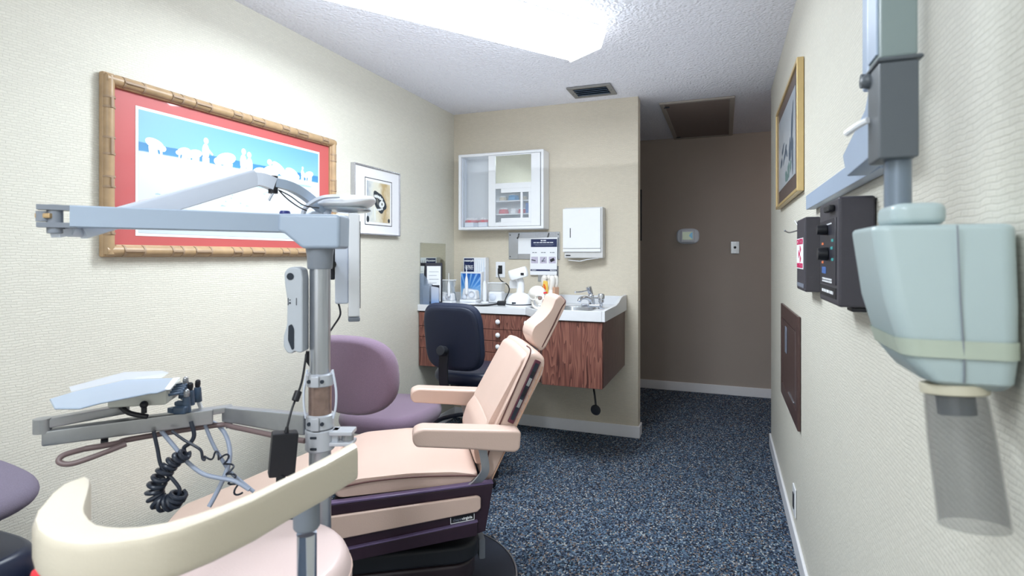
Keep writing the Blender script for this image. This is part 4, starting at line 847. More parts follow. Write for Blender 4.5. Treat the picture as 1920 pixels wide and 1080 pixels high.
bm = BM(); bx(bm, (-.10, -.10, .555), (.10, .10, .585), .01); cyl(bm, (0, 0, .12), (0, 0, .56), .024, 20); obj('gas_column', bm, M['black'], t)
bm = BM(); tube(bm, [(.24*math.cos(2*PI*k/28), .24*math.sin(2*PI*k/28), .325) for k in range(29)], .0125, 10, sub=1)
for k in range(3):
    a = R(100+120*k); tube(bm, [(0.02*math.cos(a), .02*math.sin(a), .335), (.235*math.cos(a), .235*math.sin(a), .325)], .009, 8, sub=1)
lathe(bm, [(.034, .315), (.034, .355)]); obj('foot_ring', bm, M['navyvinyl'], t); star_base(t, r=.135, a0=R(56))
# chair cropped by the left edge
ex, ey = -1.76, .70
t = thing('office_chair', 'partly seen chair at the left edge, grey violet pad over navy seat', 'chair', (ex, ey, 0))
bm = BM(); cushion(bm, .195, .215, .052, 3.0, mtx=Matrix.Translation((0, 0, .722)) @ Matrix.Rotation(R(7), 4, 'Y'), dome=.3); obj('upper_pad', bm, M['mauve_b'], t)
bm = BM(); cushion(bm, .16, .18, .018, 2.8, mtx=Matrix.Translation((-.015, -.01, .674)) @ Matrix.Rotation(R(6), 4, 'Y')); obj('pad_shell', bm, M['steelblue'], t)
bm = BM(); cushion(bm, .165, .19, .10, 3.6, mtx=Matrix.Translation((0, .02, .522)), dome=.05); obj('lower_seat', bm, M['navyvinyl'], t)
bm = BM(); tube(bm, [(-.10, -.15, .665), (-.19, -.2, .62), (-.19, -.2, .5), (-.08, -.12, .462), (0, 0, .462)], .014, 10); obj('bracket', bm, M['black'], t)
bm = BM(); bx(bm, (-.1, -.1, .452), (.1, .1, .473), .008); cyl(bm, (0, 0, .12), (0, 0, .455), .024, 20); obj('gas_column', bm, M['black'], t); star_base(t, r=.25, a0=.2)

# ------------------------------------------------------------------ dental chair: local +X head, +Y far side
DC = thing('dental_chair', 'peach vinyl dental chair with plum side panels reclining toward the counter', 'dental chair', (-1.1206, 1.8679, 0), R(31.94))
def dc(name, bm, m, par=None): return obj(name, bm, M[m] if isinstance(m, str) else m, par or DC)
bm = BM(); lathe(bm, [(.405, .001), (.412, .004), (.412, .014), (.40, .018), (.0, .0185)], (0, .1, 0), n=72); pl = dc('base_plate', bm, 'basedisc')
bm = BM(); lathe(bm, [(.414, .002), (.4205, .003), (.4205, .015), (.414, .016), (.414, .002)], (0, .1, 0), n=72); dc('metal_rim', bm, 'galu', pl)
def rrect(x0, x1, y0, y1, r, n=6):
    out = []
    for cx, cy, a0 in ((x1-r, y1-r, 0), (x0+r, y1-r, 90), (x0+r, y0+r, 180), (x1-r, y0+r, 270)):
        for k in range(n+1): a = R(a0+90*k/n); out.append((cx+r*math.cos(a), cy+r*math.sin(a)))
    return out
for x0, x1, z0, z1, w in ((-.30, .235, .205, .270, .215), (-.27, .222, .125, .198, .20), (-.25, .21, .02, .12, .19)):
    bm = BM(); prism(bm, rrect(x0, x1, -w, w+.03, .09), z0, z1, 'XY', .014, 3, 50); dc('bellows_cover', bm, 'rubber' if z0 > .2 else mat('plum_rubber', (44, 34, 40), .45))
bm = BM(); bx(bm, (.238, -.11, .16), (.262, -.05, .235), .004, 2); dc('base_bracket', bm, 'gdark')
bm = BM(); bx(bm, (-.27, -.245, .355), (.235, .245, .485), .01); prism(bm, [(-.27, .30), (-.27, .36), (.225, .36), (.225, .35)], -.245, .245, 'XZ'); bx(bm, (-.18, -.12, .27), (.14, .12, .31)); dc('seat_frame', bm, 'black')
for s_ in (-1, 1):
    v0, v1 = (-.285, -.262) if s_ < 0 else (.262, .285)
    bm = BM(); prism(bm, [(-.305, .482), (.266, .513), (.238, .352), (.21, .345), (-.305, .290)], v0, v1, 'XZ', .004, 2); sp = dc('side_panel', bm, 'plum')
    o0, o1 = (-.300, -.286) if s_ < 0 else (.286, .300)
    bm = BM(); prism(bm, [(-.302, .452), (.208, .4815), (.220, .474), (.220, .437), (.208, .426), (-.302, .370)], o0, o1, 'XZ', .006, 3); dc('vinyl_inlay', bm, 'vinyl', sp)
    bm = BM(); prism(bm, [(-.304, .3295), (.207, .3915), (.207, .347), (-.304, .292)], o0, o1, 'XZ', .003, 2); dc('lower_rail', bm, 'plum', sp)
    bm = BM(); prism(bm, [(-.304, .335), (.209, .397), (.209, .3922), (-.304, .3302)], o0-.002*(s_ < 0), o1+.002*(s_ > 0), 'XZ', .001, 1); dc('rail_edge', bm, 'plum_lip_highlight', sp)  # protruding lip, its edge highlight painted as lighter plum
    bm = BM(); prism(bm, [(-.305, .490), (.264, .5205), (.266, .514), (-.305, .483)], v0-.002, v1+.002, 'XZ', .001, 1); dc('top_edge', bm, 'plum_lip_highlight', sp)
    if s_ < 0:
        zb_ = lambda x: .388+(x-.117)*.11
        bm = BM()
        for (x0, x1, h0, h1) in ((.117, .199, 0, .0018), (.117, .1188, 0, .021), (.1972, .199, 0, .021)):
            prism(bm, [(x0, zb_(x0)+h0), (x1, zb_(x1)+h0), (x1, zb_(x1)+h1), (x0, zb_(x0)+h1)], -.2885, -.2865, 'XZ')
        dc('nameplate_border', bm, 'textwhite', sp)
        bm = BM(); prism(bm, [(.117, zb_(.117)), (.199, zb_(.199)), (.199, zb_(.199)+.021), (.117, zb_(.117)+.021)], -.2863, -.2853, 'XZ'); dc('nameplate', bm, 'black', sp)
        mw = MW[DC.name]; xd = mw.to_3x3() @ Vector((1, 0, .11))
        lettering('chayes', .0125, mw @ Vector((.142, -.2870, zb_(.142)+.0105)), xd, uz, M['textgrey'], sp, bold=.0002)
        lettering('virginia', .0125, mw @ Vector((.174, -.2870, zb_(.174)+.0105)), xd, uz, M['textwhite'], sp, bold=.0004)
# seat cushion
def padded(pts, v0, v1, bev, seg=5, rim=.10, puff=.018):
    """outline in XZ, several slices along Y that draw in at the rims"""
    t = BM(); P = [Vector((a, 0, b)) for a, b in pts]; c = sum(P, Vector())/len(P); W = v1-v0
    sl = [(0, .86), (.012, .93), (.04, .985), (.12, 1.0), (.35, 1.02), (.5, 1.025), (.65, 1.02), (.88, 1.0), (.96, .985), (.988, .93), (1, .86)]
    rings = []
    for f, s in sl:
        rings.append([t.verts.new((c.x+(p.x-c.x)*(1-(1-s)*.5 if s < 1 else 1), v0+W*f, c.z+(p.z-c.z)*s)) for p in P])
    m = len(P)
    for a, b in zip(rings, rings[1:]):
        for i in range(m): t.faces.new((a[i], a[(i+1) % m], b[(i+1) % m], b[i]))
    t.faces.new(rings[0][::-1]); t.faces.new(rings[-1]); bmesh.ops.recalc_face_normals(t, faces=t.faces); return t
bm = padded(rounded([(-.268, .489), (.208, .508), (.222, .54), (.14, .556), (-.02, .563), (-.20, .556), (-.268, .535)], .02), -.255, .255, .02); dc('seat_cushion', bm, 'vinyl')
bm = BM(); tube(bm, [(-.255, -.262, .530), (-.15, -.264, .545), (0, -.265, .549), (.15, -.264, .542), (.214, -.262, .535)], .0032, 8); dc('seat_piping', bm, 'piping')
# leg rest, sloping down toward the feet
lr = [(-.275, .555), (-.275, .488), (-.86, .272), (-.90, .285), (-.895, .325), (-.84, .345)]
t_ = padded(rounded(lr, .02), -.235, .235, .02)
for v in t_.verts: v.co.y *= 1 - .25*max(0, (-.275-v.co.x)/.62)
dc('leg_rest', t_, 'vinyl')
# back: outer shell then cushion, lumbar roll
shell = [(.228, .512), (.262, .498), (.352, .68), (.456, .90), (.462, .935), (.438, .955), (.41, .962), (.392, .935), (.275, .70), (.238, .60)]
bm = padded(rounded(shell, .014), -.252, .205, .02); dc('back_shell', bm, 'vinyl')
cush = [(.232, .545), (.262, .56), (.30, .72), (.398, .925), (.406, .952), (.382, .942), (.337, .86), (.258, .71), (.224, .62)]
bm = padded(rounded(cush, .016), -.226, .195, .02); dc('back_cushion', bm, 'vinyl')
lum = [(.214, .548), (.24, .548), (.275, .66), (.285, .715), (.26, .712), (.226, .67), (.204, .60)]
bm = padded(rounded(lum, .014), -.205, .195, .02); dc('lumbar_cushion', bm, 'vinyl')
bm = BM(); tube(bm, [(.243, -.249, .56), (.262, -.2535, .64), (.300, -.2545, .725), (.360, -.2545, .86), (.404, -.253, .955), (.398, -.22, .975)], .0026, 8); dc('back_piping', bm, 'piping')
bm = BM(); tube(bm, [(.262, -.2535, .51), (.315, -.2555, .62), (.352, -.2555, .70), (.40, -.2555, .80), (.448, -.2545, .905)], .0022, 8)
for k in range(9):
    f = k/8; p = Vector((.330+.105*f, -.256, .672+.215*f)); tube(bm, [p, p+Vector((.004, .0005, -.013))], .0018, 6, sub=1)
dc('lacing', bm, 'tanwood')
d = Vector((.095, 0, .205)).normalized(); nrm = Vector((d.z, 0, -d.x))
def strip(name, a, b, hw, y0, y1, m, par, bev=.003):
    A, B = Vector((a[0], 0, a[1])), Vector((b[0], 0, b[1])); dd = (B-A).normalized(); nn = Vector((dd.z, 0, -dd.x))
    pts = [(q.x, q.z) for q in (A-nn*hw, A+nn*hw, B+nn*hw, B-nn*hw)]
    b_ = BM(); prism(b_, pts, y0, y1, 'XZ', bev, 3); return dc(name, b_, m, par)
cs = strip('control_strip', (.330, .712), (.431, .928), .0115, -.262, -.2525, 'plum_side', None)
strip('strip_recess', (.335, .724), (.427, .918), .007, -.2630, -.2622, 'ventdark', cs, .0005)
for f0, f1, m in ((.22, .36, 'galu'), (.42, .56, 'black'), (.60, .74, 'galu'), (.78, .86, 'black')):
    A = Vector((.335, .724)).lerp(Vector((.427, .918)), f0); B = Vector((.335, .724)).lerp(Vector((.427, .918)), f1)
    strip('switch', (A.x, A.y), (B.x, B.y), .0055, -.2668, -.2632, m, cs, .001)
# headrest
hr = [(.518, 1.10), (.534, 1.142), (.552, 1.15), (.580, 1.122), (.492, .945), (.474, .935), (.452, .955), (.434, .995), (.446, 1.03), (.486, 1.06)]
bm = padded(rounded(hr, .02), -.125, .045, .02); dc('headrest', bm, 'vinyl')
bm = BM(); tube(bm, [(.478, -.123, .952), (.52, -.126, 1.03), (.555, -.124, 1.10), (.572, -.12, 1.125), (.565, -.08, 1.143)], .0028, 8); dc('headrest_piping', bm, 'piping')
bm = BM(); bx(bm, (.462, -.06, .90), (.478, .01, .95), .004, 2); dc('headrest_mount', bm, 'gdark')
# arms
for s_ in (-1, 1):
    y0, y1 = (-.325, -.245) if s_ < 0 else (.245, .325)
    ap = [(-.012, .690), (.0, .668), (.17, .650), (.335, .628), (.352, .64), (.356, .695), (.345, .703), (.18, .716), (.02, .729), (-.008, .718)]
    t_ = BM(); prism(t_, rounded(ap, .012, 3), y0, y1, 'XZ', .012, 4, 50)
    for v in t_.verts:
        if v.co.x < .05: v.co.y += s_*(-.5)*(.05-v.co.x)*.35*0
    dc('armrest', t_, 'vinyl')
    ym = (y0+y1)/2
    bm = BM(); tube(bm, [(.222, ym, .655), (.232, ym, .61), (.236, ym, .56), (.214, ym-s_*.004, .528), (.186, ym-s_*.012, .505)], 0, sub=6, prof=[(-.003, -.014), (.003, -.014), (.003, .014), (-.003, .014)], up=(1, 0, .3)); dc('arm_bracket', bm, 'galu')

# ------------------------------------------------------------------ delivery unit: local x right, y forward of the pole
PX = lay(-.474, 1.37, 0)
DU = thing('dental_delivery_unit', 'grey dental unit pole with light arm, instrument tray arm and clamps', 'dental unit', PX, YAW)
def u(px, py, f): return Vector(((px-960)/1040*f+.474, f-1.37, EYE+(480-py)/1040*f))
def du(name, bm, m, par=None): return obj(name, bm, M[m] if isinstance(m, str) else m, par or DU)
bm = BM(); lathe(bm, [(.085, .001), (.085, .012), (.035, .022), (.03, .04), (.0265, .05), (.0265, .84)], n=32); du('lower_pole', bm, 'pole')
bm = BM(); cyl(bm, (0, 0, .84), (0, 0, 1.275), .0248, 32); du('upper_pole', bm, 'pole')
bm = BM(); lathe(bm, [(.0285, 1.268), (.030, 1.272), (.031, 1.30), (.034, 1.318)], n=32); du('neck_collar', bm, 'gdark')
bm = BM(); prism(bm, [(-.088, 1.358), (-.072, 1.354), (-.028, 1.3175), (.061, 1.3175), (.063, 1.40), (-.085, 1.402)], -.045, .04, 'XZ', .009, 4); hs = du('arm_housing', bm, 'gpaint')
bm = BM(); A, B = Vector((-.07, -.01, 1.38)), Vector((-.425, -.24, 1.381))
tube(bm, [A, B], 0, sub=1, prof=[(-.018, -.021), (-.015, -.0235), (.015, -.0235), (.018, -.021), (.018, .019), (.015, .0215), (-.015, .0215), (-.018, .019)], up=(0, 0, 1)); du('light_arm', bm, 'gpaint')
bm = BM(); lathe(bm, [(.012, 0), (.013, .004), (.011, .009), (0, .010)], (-.085, -.005, 1.402)); du('blue_knob', bm, mat('blue_knob', (46, 54, 120), .3))
# knuckle at the outer end
kd = (B-A).normalized(); K = B+kd*.025
kn = BM()
for z in (1.397, 1.362): tube(kn, [B-kd*.012+Vector((0, 0, z-1.381)), B+kd*.052+Vector((0, 0, z-1.381))], 0, sub=1, prof=[(-.016, -.005), (.016, -.005), (.016, .005), (-.016, .005)], up=(0, 0, 1))
cyl(kn, K+Vector((0, 0, -.036)), K+Vector((0, 0, .022)), .0135, 20, bev=.002); cyl(kn, K+kd*.018+Vector((0, 0, -.012)), K+kd*.018+Vector((0, 0, .008)), .012, 16)
kk = du('elbow_joint', kn, 'gdark')
bm = BM(); box(bm, K+kd*.012+Vector((0, 0, -.001)), (.03, .026, .010), .002, 2); du('worn_patch', bm, mat('bare_yellow_metal', (188, 160, 120), .4, metal=.5), kk)
bm = BM(); E1 = u(140, 432, 1.16); tube(bm, [K+Vector((.0, 0, -.036)), E1], 0, sub=1, prof=[(-.010, -.008), (.010, -.008), (.012, .008), (-.012, .008)], up=(0, 0, 1)); cyl(bm, E1+Vector((0, -.018, 0)), E1+Vector((0, .018, 0)), .014, 18, bev=.002); du('lower_hinge', bm, 'lightgrey')
# spring arm back toward the lamp
E2 = u(476, 334, 1.50); ad = (E2-E1).normalized()
bm = BM(); tube(bm, [E1+ad*.01, E2], 0, sub=1, prof=[(-.018, -.02), (-.014, -.022), (.014, -.022), (.018, -.02), (.018, .015), (.013, .022), (-.013, .022), (-.018, .015)], up=(0, 0, 1)); sa = du('spring_arm', bm, 'lightgrey')
bm = BM(); tube(bm, [E1+ad*.03+Vector((.0, -.0188, .003)), E2-ad*.005+Vector((0, -.0188, .003))], .0012, 6, sub=1); du('arm_seam', bm, 'gdark', sa)
for f_, dz in ((-.035, .006), (-.008, -.008)):
    bm = BM(); p = E2+ad*f_+Vector((0, -.016, dz)); cyl(bm, p, p+Vector((0, -.006, 0)), .004, 12); du('pivot_bolt', bm, 'chrome', sa)
E3 = u(512, 345, 1.53)
bm = BM(); tube(bm, [E2-ad*.004, E2+Vector((.02, .01, -.003)), E3], 0, sub=3, prof=[(-.014, -.018), (.014, -.018), (.014, .016), (-.014, .016)], up=(0, 0, 1)); du('upper_joint', bm, 'lightgrey')
bm = BM(); cyl(bm, E3+Vector((0, 0, -.026)), E3+Vector((0, 0, .022)), .0125, 18); du('swivel_pin', bm, 'black')
E4 = u(606, 395, 1.66)
bm = BM(); tube(bm, [E3+Vector((.006, 0, .004)), u(545, 350, 1.56), u(575, 368, 1.61), E4], 0, sub=6, prof=[(-.010, -.013), (.010, -.013), (.010, .012), (-.010, .012)], up=(0, 0, 1)); du('curved_arm', bm, 'gpaint')
bm = BM(); p = u(515, 356, 1.53); cyl(bm, p, u(504, 376, 1.53), .0035, 10); ball(bm, p, .008); du('aiming_handle', bm, 'chrome')
bm = BM(); tube(bm, [u(522, 356, 1.52), u(545, 368, 1.55), u(570, 385, 1.58), u(598, 390, 1.62)], .0018, 6); tube(bm, [u(524, 358, 1.52), u(540, 374, 1.55), u(560, 388, 1.57), u(575, 395, 1.6)], .0018, 6); du('lamp_wires', bm, 'black')
# lamp head: shallow shell, lens below, tipped to the right
LC = u(645, 386, 1.72); lh = BM()
b = BM(); bmesh.ops.create_uvsphere(b, u_segments=36, v_segments=20, radius=1)
for v in b.verts:
    x, y, z = v.co; v.co = Vector((x*.095, y*.105, (z*.034 if z > 0 else z*.014) + .012*x*x*x + .010*max(0, x)**2))
_merge(lh, b, Matrix.Translation(LC) @ Matrix.Rotation(R(2), 4, 'Y')); lo_ = du('lamp_head', lh, 'white')
bm = BM(); b = BM(); bmesh.ops.create_uvsphere(b, u_segments=30, v_segments=14, radius=1)
for v in b.verts: v.co = Vector((v.co.x*.078, v.co.y*.088, v.co.z*.012))
_merge(bm, b, Matrix.Translation(LC+Vector((.003, 0, -.011))) @ Matrix.Rotation(R(2), 4, 'Y')); du('lamp_lens', bm, mat('lamp_lens', (196, 206, 214), .1, metal=.3), lo_)
bm = BM(); tube(bm, [LC+Vector((-.09, -.10, -.045)), LC+Vector((-.075, -.115, -.015)), LC+Vector((-.03, -.118, .012)), LC+Vector((.022, -.112, .018))], 0, sub=6, prof=[(-.004, -.007), (.004, -.007), (.004, .007), (-.004, .007)], up=(0, -1, .2)); cyl(bm, E4+Vector((0, 0, -.02)), E4+Vector((0, .03, .012)), .018, 20); tube(bm, [E4+Vector((0, 0, -.01)), LC+Vector((-.07, -.07, -.03)), LC+Vector((-.09, -.10, -.045))], .008, 10); du('lamp_yoke', bm, 'lightgrey')
# collars and clamps on the pole
for z0, z1 in ((.981, 1.012), (.876, .912)):
    bm = BM(); lathe(bm, [(.030, z0), (.0335, z0+.003), (.0335, z1-.003), (.030, z1)], n=32); bx(bm, (-.010, -.040, z0+.002), (.010, -.030, z1-.002), .003, 2); cl = du('clamp_ring', bm, 'clampm')
    for x in (-.016, .016):
        bm = BM(); cyl(bm, (x, -.0305, (z0+z1)/2), (x, -.0345, (z0+z1)/2), .0045, 12); du('clamp_screw', bm, 'ventdark', cl)
bm = BM(); cyl(bm, (0, 0, .912), (0, 0, .981), .0275, 32); du('stained_sleeve', bm, 'rust')
bm = BM(); tube(bm, [(.033, -.004, .90), (.040, -.004, .93), (.0405, -.004, .97), (.032, -.004, 1.02)], .003, 8); tube(bm, [(-.033, -.004, .90), (-.038, -.004, .93), (-.038, -.004, .97), (-.030, -.004, 1.02)], .003, 8); du('tube_loop', bm, 'lightgrey')
bm = BM(); lathe(bm, [(.032, .823), (.0355, .827), (.0355, .872), (.033, .875)], n=32); bx(bm, (.028, -.022, .836), (.085, .022, .846), .003, 2); bx(bm, (.028, -.022, .862), (.085, .022, .873), .003, 2); bx(bm, (.028, -.012, .836), (.048, .012, .873), .002, 1); sw = du('swivel_clamp', bm, 'clampm')
bm = BM(); cyl(bm, (.068, 0, .8465), (.068, 0, .8615), .015, 20); du('lug_pin', bm, 'galu', sw)
for z in (.835, .862):
    bm = BM(); bx(bm, (-.012, -.0375, z-.003), (.004, -.0355, z+.003), .001, 1); du('clamp_slot', bm, 'ventdark', sw)
# tray arms
A0, A1 = Vector((-.034, .004, 0)), Vector((-.263, .075, 0)); B1 = Vector((-.576, -.13, 0))
def bar(name, a, b, za, zb, ta, tb, w, m):
    bm = BM(); d = (b-a).normalized(); s = Vector((-d.y, d.x, 0))*w/2; vs = []
    for p, z, t in ((a, za, ta), (b, zb, tb)):
        for q, h in ((-s, 0), (s, 0), (s, -t), (-s, -t)): vs.append(bm.verts.new((p.x+q.x, p.y+q.y, z+h)))
    for f in ((0, 1, 2, 3), (7, 6, 5, 4), (0, 4, 5, 1), (1, 5, 6, 2), (2, 6, 7, 3), (3, 7, 4, 0)): bm.faces.new([vs[i] for i in f])
    bmesh.ops.recalc_face_normals(bm, faces=bm.faces); _bev(bm, list(bm.faces), .004, 2)
    return bm
bm = bar('', A0, A1+Vector((-.012, .003, 0)), .910, .908, .052, .038, .026, 0); du('inner_tray_arm', bm, 'galu')
bm = bar('', A1+Vector((.004, .012, .0)), B1, .9095, .9105, .015, .033, .030, 0)
bm2 = bar('', A1.lerp(B1, .10), B1, .909, .9105, .038, .034, .028, 0); me_ = bpy.data.meshes.new('x'); bm2.to_mesh(me_); bm2.free(); bm.from_mesh(me_); bpy.data.meshes.remove(me_)
du('outer_tray_arm', bm, 'galu')
C1 = Vector((-.47, -.005, 0))
bm = bar('', B1+Vector((-.004, -.004, 0)), C1, .936, .937, .022, .022, .028, 0); cyl(bm, B1+Vector((0, 0, .905)), B1+Vector((0, 0, .937)), .017, 20); du('tray_link', bm, 'galu')
bm = BM(); tube(bm, [B1+Vector((.08, .02, .862)), B1+Vector((.13, .05, .864)), A1.lerp(B1, .55)+Vector((0, -.004, .862)), A1+Vector((-.03, -.01, .862)), A1+Vector((.03, -.03, .863)), A0.lerp(A1, .3)+Vector((0, -.02, .852)), Vector((-.03, -.02, .85))], .0065, 10)
tube(bm, [B1+Vector((.08, .02, .862)), B1+Vector((.055, -.01, .858)), B1+Vector((.055, -.02, .846)), B1+Vector((.085, -.01, .842)), B1+Vector((.16, .04, .866))], .0060, 10); du('brown_hose', bm, 'hosebrown')
for f_ in (.3, .95):
    p = A1.lerp(B1, 1-f_) if f_ < .9 else A1; bm = BM(); cyl(bm, p+Vector((-.006, -.004, .862)), p+Vector((.006, .004, .862)), .010, 14); du('hose_tie', bm, 'black')
# control head box + tray
CB = Vector((-.44, .015, .958)); rt = Matrix.Rotation(R(14), 3, 'Z')
bm = BM(); box(bm, CB, (.125, .11, .040), .005, 3, rt); du('control_head', bm, mat('ivory_enamel', (214, 216, 208), .35))
bm = BM(); bx(bm, (-.47, -.02, .937), (-.42, .04, .9375)); tube(bm, [(-.47, -.03, .936), (-.44, -.045, .925), (-.40, -.04, .915)], .006, 8); ball(bm, (-.405, -.045, .945), .009); cyl(bm, (-.405, -.045, .925), (-.405, -.045, .944), .006, 12); du('tray_pivot', bm, 'black')
tp = [(-.465, -.232), (-.413, -.232), (-.402, -.19), (-.352, -.105), (-.338, -.10), (-.335, -.075), (-.392, .048), (-.50, .03), (-.533, -.09), (-.535, -.16)]
bm = BM(); prism(bm, tp, .9845, .9885, 'XY', .0015, 1); tr = du('tray', bm, 'gpaint')
bm = BM(); v = [bm.verts.new(p) for p in ((-.535, -.10, .989), (-.50, .03, .989), (-.42, .045, .989), (-.405, .052, 1.001), (-.43, .062, 1.004), (-.515, .045, 1.004), (-.548, -.09, .998))]; bm.faces.new(v); bmesh.ops.solidify(bm, geom=bm.faces[:], thickness=.002); du('raised_edge', bm, 'white', tr)
bm = BM(); prism(bm, [(-.392, .046), (-.34, -.072), (-.328, -.066), (-.378, .054)], .9845, .9895, 'XY', .0015, 1); du('front_flange', bm, 'white', tr)
for k in range(5):
    f = k/4; p = Vector((-.386+.045*f, .046-.10*f, .970)); bm = BM(); cyl(bm, p, p+Vector((.024, .010, .004)), .0032, 10); ball(bm, p+Vector((.025, .0105, .004)), .0045, u=10, v=8); du('toggle', bm, 'holder')
for k, (px, py, f) in enumerate(((343, 731, 1.42), (352, 742, 1.40), (345, 755, 1.38), (366, 736, 1.45))):
    c = u(px, py, f); bm = BM()
    bx(bm, (c.x-.020, c.y-.008, c.z-.006), (c.x+.004, c.y+.008, c.z+.004), .002, 2); cyl(bm, c+Vector((.006, 0, -.024)), c+Vector((.006, 0, .014)), .011, 16, .0085, bev=.002); hd = du('instrument_holder', bm, 'holder')
    bm = BM(); cyl(bm, c+Vector((.006, 0, .0145)), c+Vector((.007, 0, .026)), .006, 12, .007, bev=.001); ball(bm, c+Vector((.007, 0, .028)), .0065, u=12, v=8); du('instrument_tip', bm, 'black' if k % 2 else 'galu', hd)
bm = BM(); a = u(318, 770, 1.36); tube(bm, [a, u(335, 766, 1.38), u(352, 762, 1.39)], 0, sub=3, prof=[(-.008, -.006), (.008, -.006), (.008, .006), (-.008, .006)], up=(0, 0, 1)); tube(bm, [u(328, 735, 1.40), u(343, 738, 1.42), u(362, 748, 1.43)], .006, 8); bx(bm, u(335, 776, 1.37)-Vector((.012, .01, 0)), u(335, 776, 1.37)+Vector((.022, .01, .02)), .006, 3); du('holder_bracket', bm, 'holder')
bm = BM(); tube(bm, [u(372, 735, 1.46), u(372, 750, 1.46), u(378, 768, 1.46), u(384, 785, 1.455)], .0055, 8); du('white_strap', bm, 'white')
# hoses
def hose(name, pts, r, m, f): 
    b = BM(); tube(b, [u(p[0], p[1], p[2] if len(p) > 2 else f) for p in pts], r, 10); return du(name, b, m)
hose('grey_hose', [(382, 790), (398, 830), (415, 860), (432, 885), (455, 905), (476, 922)], .0046, 'hose', 1.42)
hose('grey_hose', [(392, 790, 1.45), (412, 800, 1.45), (427, 825, 1.44), (431, 860, 1.42), (420, 895, 1.40), (403, 930, 1.38), (392, 950, 1.37)], .0056, 'hose', 1.42)
hose('grey_hose', [(302, 808), (325, 835), (350, 865), (380, 888), (410, 896), (440, 902), (468, 918)], .0052, 'hose', 1.36)
hose('thin_grey_hose', [(322, 808), (345, 825), (365, 836), (377, 845), (380, 860), (385, 862)], .0034, 'hosedark', 1.34)
hose('black_hose', [(288, 808), (295, 840), (303, 875), (325, 900), (337, 918), (333, 936)], .0044, 'hosedark', 1.33)
hose('black_hose', [(358, 790), (364, 815), (357, 830), (345, 840), (349, 856)], .005, 'hosedark', 1.36)
def coil(name, path, r_coil, r_tube, turns, m):
    P = smooth_path([u(*p) for p in path], 30); n = len(P)-1; pts = []
    steps = turns*12
    for i in range(steps+1):
        s = i/steps*n; k = min(int(s), n-1); p = P[k].lerp(P[k+1], s-k); d = (P[min(k+1, n)]-P[k]).normalized()
        a = Vector((0, 1, 0)); e1 = (a-d*a.dot(d)).normalized(); e2 = d.cross(e1); w = 2*PI*turns*i/steps
        rr = r_coil*(.65+.35*min(1, i/steps*3)); pts.append(p+(e1*math.cos(w)+e2*math.sin(w))*rr)
    b = BM(); tube(b, pts, r_tube, 8, sub=1); return du(name, b, m)
coil('coiled_cord', [(349, 850, 1.34), (325, 866, 1.34), (305, 890, 1.33), (290, 920, 1.33), (300, 942, 1.33), (325, 940, 1.33), (336, 925, 1.33)], .0165, .0052, 15, 'hosedark')
coil('loose_coiled_wire', [(382, 862, 1.38), (405, 853, 1.39), (425, 862, 1.40), (432, 885, 1.40), (437, 905, 1.40), (450, 925, 1.39)], .010, .0024, 6, 'hosedark')
bm = BM(); tube(bm, [(-.04, .03, 1.06), (-.042, .03, 1.04), (-.03, .03, 1.02)], .006, 8); du('cable_clip', bm, 'black')
# holder on the left of the pole (grey moulded handpiece cradle)
H1 = thing('handheld_camera_cradle', 'grey moulded handpiece cradle clipped to the left of the pole', 'cradle', lay(-.474, 1.37, 1.06), YAW)
def ho(name, bm, m, par=None): bm.transform(Matrix.Translation((0, 0, -1.06))); return obj(name, bm, M[m], par or H1)
def q(px, py): return ((px-960)/1040*1.37+.474, EYE+(480-py)/1040*1.37)
outl = [q(*p) for p in ((547, 512), (553, 502), (566, 499), (578, 503), (581, 520), (581, 655), (572, 655), (566, 652), (562, 657), (553, 656), (546, 645), (546, 625), (552, 605), (553, 560), (549, 535))]
bm = BM(); prism(bm, rounded(outl, .006, 3), -.048, -.004, 'XZ', .006, 3, 50); bd = ho('body', bm, 'midgrey')
bm = BM(); a = q(559, 517); b_ = (a[0], a[1]); cyl(bm, (a[0], -.0485, a[1]), (a[0], -.0495, a[1]), .0085, 20); ho('round_opening', bm, 'ventdark', bd)
bm = BM(); a = q(560, 600); prism(bm, rounded([q(*p) for p in ((556, 606), (562, 603), (566, 612), (566, 648), (562, 650), (555, 632))], .003), -.0494, -.0485, 'XZ'); ho('loop_opening', bm, 'ventdark', bd)
for x0, x1 in ((554.5, 555.8), (569.5, 570.8)):
    bm = BM(); prism(bm, [q(x0, 556), q(x1, 556), q(x1, 569), q(x0, 569)], -.0490, -.0485, 'XZ'); ho('slot_mark', bm, 'ventdark', bd)
bm = BM(); a = q(558.5, 565); cyl(bm, (a[0], -.0485, a[1]), (a[0], -.0495, a[1]), .0022, 10); a = q(558.5, 559.5); cyl(bm, (a[0], -.0485, a[1]), (a[0], -.0495, a[1]), .0014, 10); ho('button_dots', bm, 'ventdark', bd)
# monitor seen edge-on
mp_ = at(648, 500, 1.62); ma = math.atan2(mp_.y, mp_.x)      # panel runs along this bearing
MN = thing('computer_monitor', 'white monitor seen edge on, bracketed to the right of the pole', 'monitor', (mp_.x, mp_.y, mp_.z-.16), ma)
bm = BM(); bx(bm, (0, -.040, .012), (.36, -.008, .315), .005); obj('screen_housing', bm, M['white'], MN)
bm = BM(); bx(bm, (.012, -.0085+.0, .05), (.345, .030, .31), .006); obj('rear_housing', bm, M['lightgrey'], MN)
bm = BM(); bx(bm, (.02, -.0425, .035), (.34, -.0405, .295), .001, 1); obj('screen', bm, M['black'], MN)
bm = BM(); bx(bm, (-.001, -.041, -.002), (.361, -.007, .0115), .004, 2); obj('bottom_bezel', bm, M['gdark'], MN)
bm = BM(); bx(bm, (.05, .031, .12), (.15, .045, .23), .003, 2); obj('mount_plate', bm, M['black'], MN)
